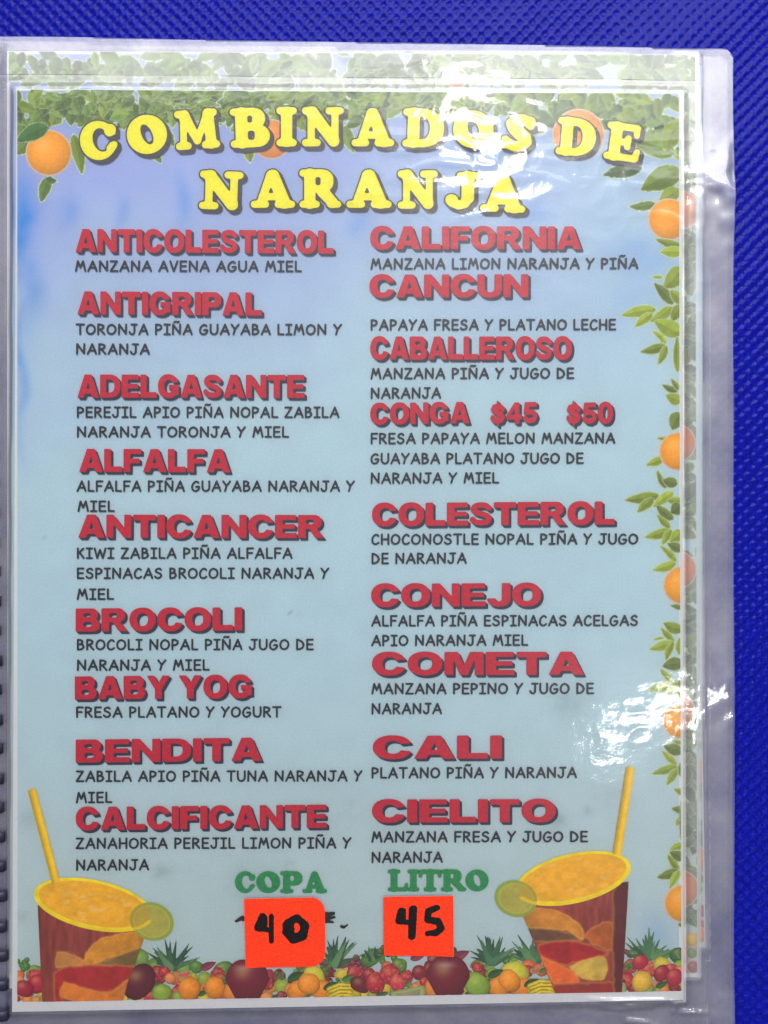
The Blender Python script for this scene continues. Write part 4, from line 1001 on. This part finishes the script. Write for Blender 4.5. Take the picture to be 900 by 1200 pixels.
def sticker(F, x0, y0, h, label, digits):
    root = empty('price_sticker', 0, 0); tag(root, label, 'price sticker', 'orange price stickers')
    V, f = field_mesh(F, x0, y0, 1.0, merge=False)
    z = zT + .30 * MM + .42 * MM
    V3 = np.column_stack([wx(V[:, 0]), wy(V[:, 1]), z + CURL(V[:, 0], V[:, 1])])
    low = V3.copy(); low[:, 2] -= .12 * MM
    cnt = {}
    for q in f:
        for a, b in zip(q, q[1:] + q[:1]): k = (a, b) if a < b else (b, a); cnt[k] = cnt.get(k, 0) + 1
    n = len(V3)
    ff = [q[::-1] for q in f] + [(a, b, b + n, a + n) for (a, b), c in cnt.items() if c == 1]
    mk('sticker_paper', np.vstack([V3, low]), ff, M_st, root, smooth=False)
    for nm, L, bx, sub in digits: strokes('handwritten_digit', L, *bx, z + .09 * MM, root, nm, seed=len(nm), sub=sub)
X, Y = G(280, 386, 1046, 1138, 1.0)
F = f_poly(X, Y, [(286.5, 1052), (381, 1050), (381.5, 1131), (288.5, 1132)])
for cx_, cy_, sy in ((381, 1050, 1), (381.5, 1131, -1)):
    R_ = 17; c1, c2 = cx_ - R_, cy_ + sy * R_
    F = np.where((X > c1) & (sy * (Y - c2) < 0), np.minimum(F, R_ - np.hypot(X - c1, Y - c2)), F)
sticker(F, 280, 1046, 1.0, 'orange sticker under COPA with rounded right corners, handwritten 40',
        [('black handwritten 4', [(308, 1072, 302, 1085, 4.2, 3.6), (302, 1086, 316, 1088, 3.4, 3), (309, 1074, 305, 1087, 5, 3.5), (311, 1075, 311, 1086, 3, 3), (318.5, 1072, 318.5, 1101, 3.0, 3.0)], (296, 326, 1064, 1106), None),
         ('black handwritten 0', [(338, 1082, 348, 1075, 6.5, 5.5), (348, 1075, 357, 1083, 5.5, 6), (357, 1083, 355, 1095, 6, 5.5), (355, 1095, 344, 1098, 5.5, 6), (344, 1098, 337, 1090, 6, 6), (337, 1090, 338, 1082, 6, 6), (340, 1094, 340, 1086, 5, 6)], (326, 370, 1064, 1110), lambda X, Y: f_ell(X, Y, 348.5, 1084.5, 3.3, 5, -15))])
X, Y = G(444, 537, 1042, 1124, 1.0)
F = f_poly(X, Y, [(449.5, 1049.5), (531, 1048.5), (531.5, 1119), (450, 1118)])
sticker(F, 444, 1042, 1.0, 'square cornered orange sticker under LITRO, handwritten 45',
        [('black handwritten 4', [(470, 1066, 467, 1077, 4, 4), (467, 1078, 480, 1079, 3.6, 3.2), (472, 1066, 472, 1077, 4, 3.5), (484, 1064, 482.5, 1095, 5, 4.6)], (458, 494, 1056, 1104), None),
         ('black handwritten 5', [(512, 1062, 502, 1066, 3.6, 4.2), (502, 1066, 501, 1075, 4.2, 4), (501, 1076, 513, 1078, 4, 4.4), (513, 1078, 517, 1086, 4.4, 4.2), (517, 1086, 511, 1091, 4.2, 4), (511, 1091, 501, 1092, 4, 3.2)], (492, 528, 1054, 1102), None)])

# ------------------------------------------------------------------ comb binding at the left
def comb():
    root = empty('binding_comb', 0, 0); tag(root, 'dark navy plastic comb binding along the left edge of the menu', 'binding comb')
    m, nt, b = newmat('navy_plastic'); b.inputs['Base Color'].default_value = (.006, .006, .028, 1); b.inputs['Roughness'].default_value = .3
    tc = nt.nodes.new('ShaderNodeTexCoord'); n = nt.nodes.new('ShaderNodeTexNoise'); n.inputs['Scale'].default_value = 500
    mr = nt.nodes.new('ShaderNodeMapRange'); mr.inputs['To Min'].default_value = .4; mr.inputs['To Max'].default_value = .65
    nt.links.new(tc.outputs['Object'], n.inputs['Vector']); nt.links.new(n.outputs['Fac'], mr.inputs['Value']); nt.links.new(mr.outputs[0], b.inputs['Roughness'])
    def xe(y): return 11.5 - (1200 - y) * .0205
    # spine
    seg = 14; V = []; Fc = []
    for yy in (60, 1240):
        for k in range(seg + 1):
            a = math.radians(20 + 250 * k / seg)
            V.append((wx(xe(yy) - 62) + math.cos(a) * 5.5 * U * 4, wy(yy), 2.2 * MM + math.sin(a) * 2.6 * MM * .9 + 0.3 * MM))
    for k in range(seg): Fc.append((k, k + 1, k + seg + 2, k + seg + 1))
    mk('spine', V, Fc, m, root, smooth=True)
    y = 1189 - 34.6 * 31
    tooth = None
    while y < 1230:
        w2 = 5.8; V = []; Fc = []; prof = []
        for k in range(9):
            t = k / 8; a = math.pi * (1 - t)
            prof.append((-60 + (59) * t, (2.3 + .75 * math.sin(a * .9) * 1.0) * MM + .35 * MM))
        prof.append((0, 1.9 * MM)); prof.append((0, .4 * MM))
        if tooth is None:
            for (px, pz) in prof:
                for s_ in (-1, 1):
                    V.append((px * U, s_ * w2 * U, pz))
            n_ = len(prof)
            Fc = [(2 * k, 2 * k + 1, 2 * k + 3, 2 * k + 2) for k in range(n_ - 1)]
            tooth = mk('tooth', V, Fc, m, root, smooth=True)
            md = tooth.modifiers.new('thickness', 'SOLIDIFY'); md.thickness = .35 * MM; md.offset = 0
            o = tooth
        else:
            o = tooth.copy(); C.objects.link(o); o.parent = root
        o.location = (wx(xe(y) - 2 + rj.uniform(-.9, .9)), wy(y + rj.uniform(-.8, .8)), rj.uniform(-.1, .1) * MM); o.rotation_euler = (0, 0, math.radians(rj.uniform(-3, 3)))
        y += 34.6
comb()
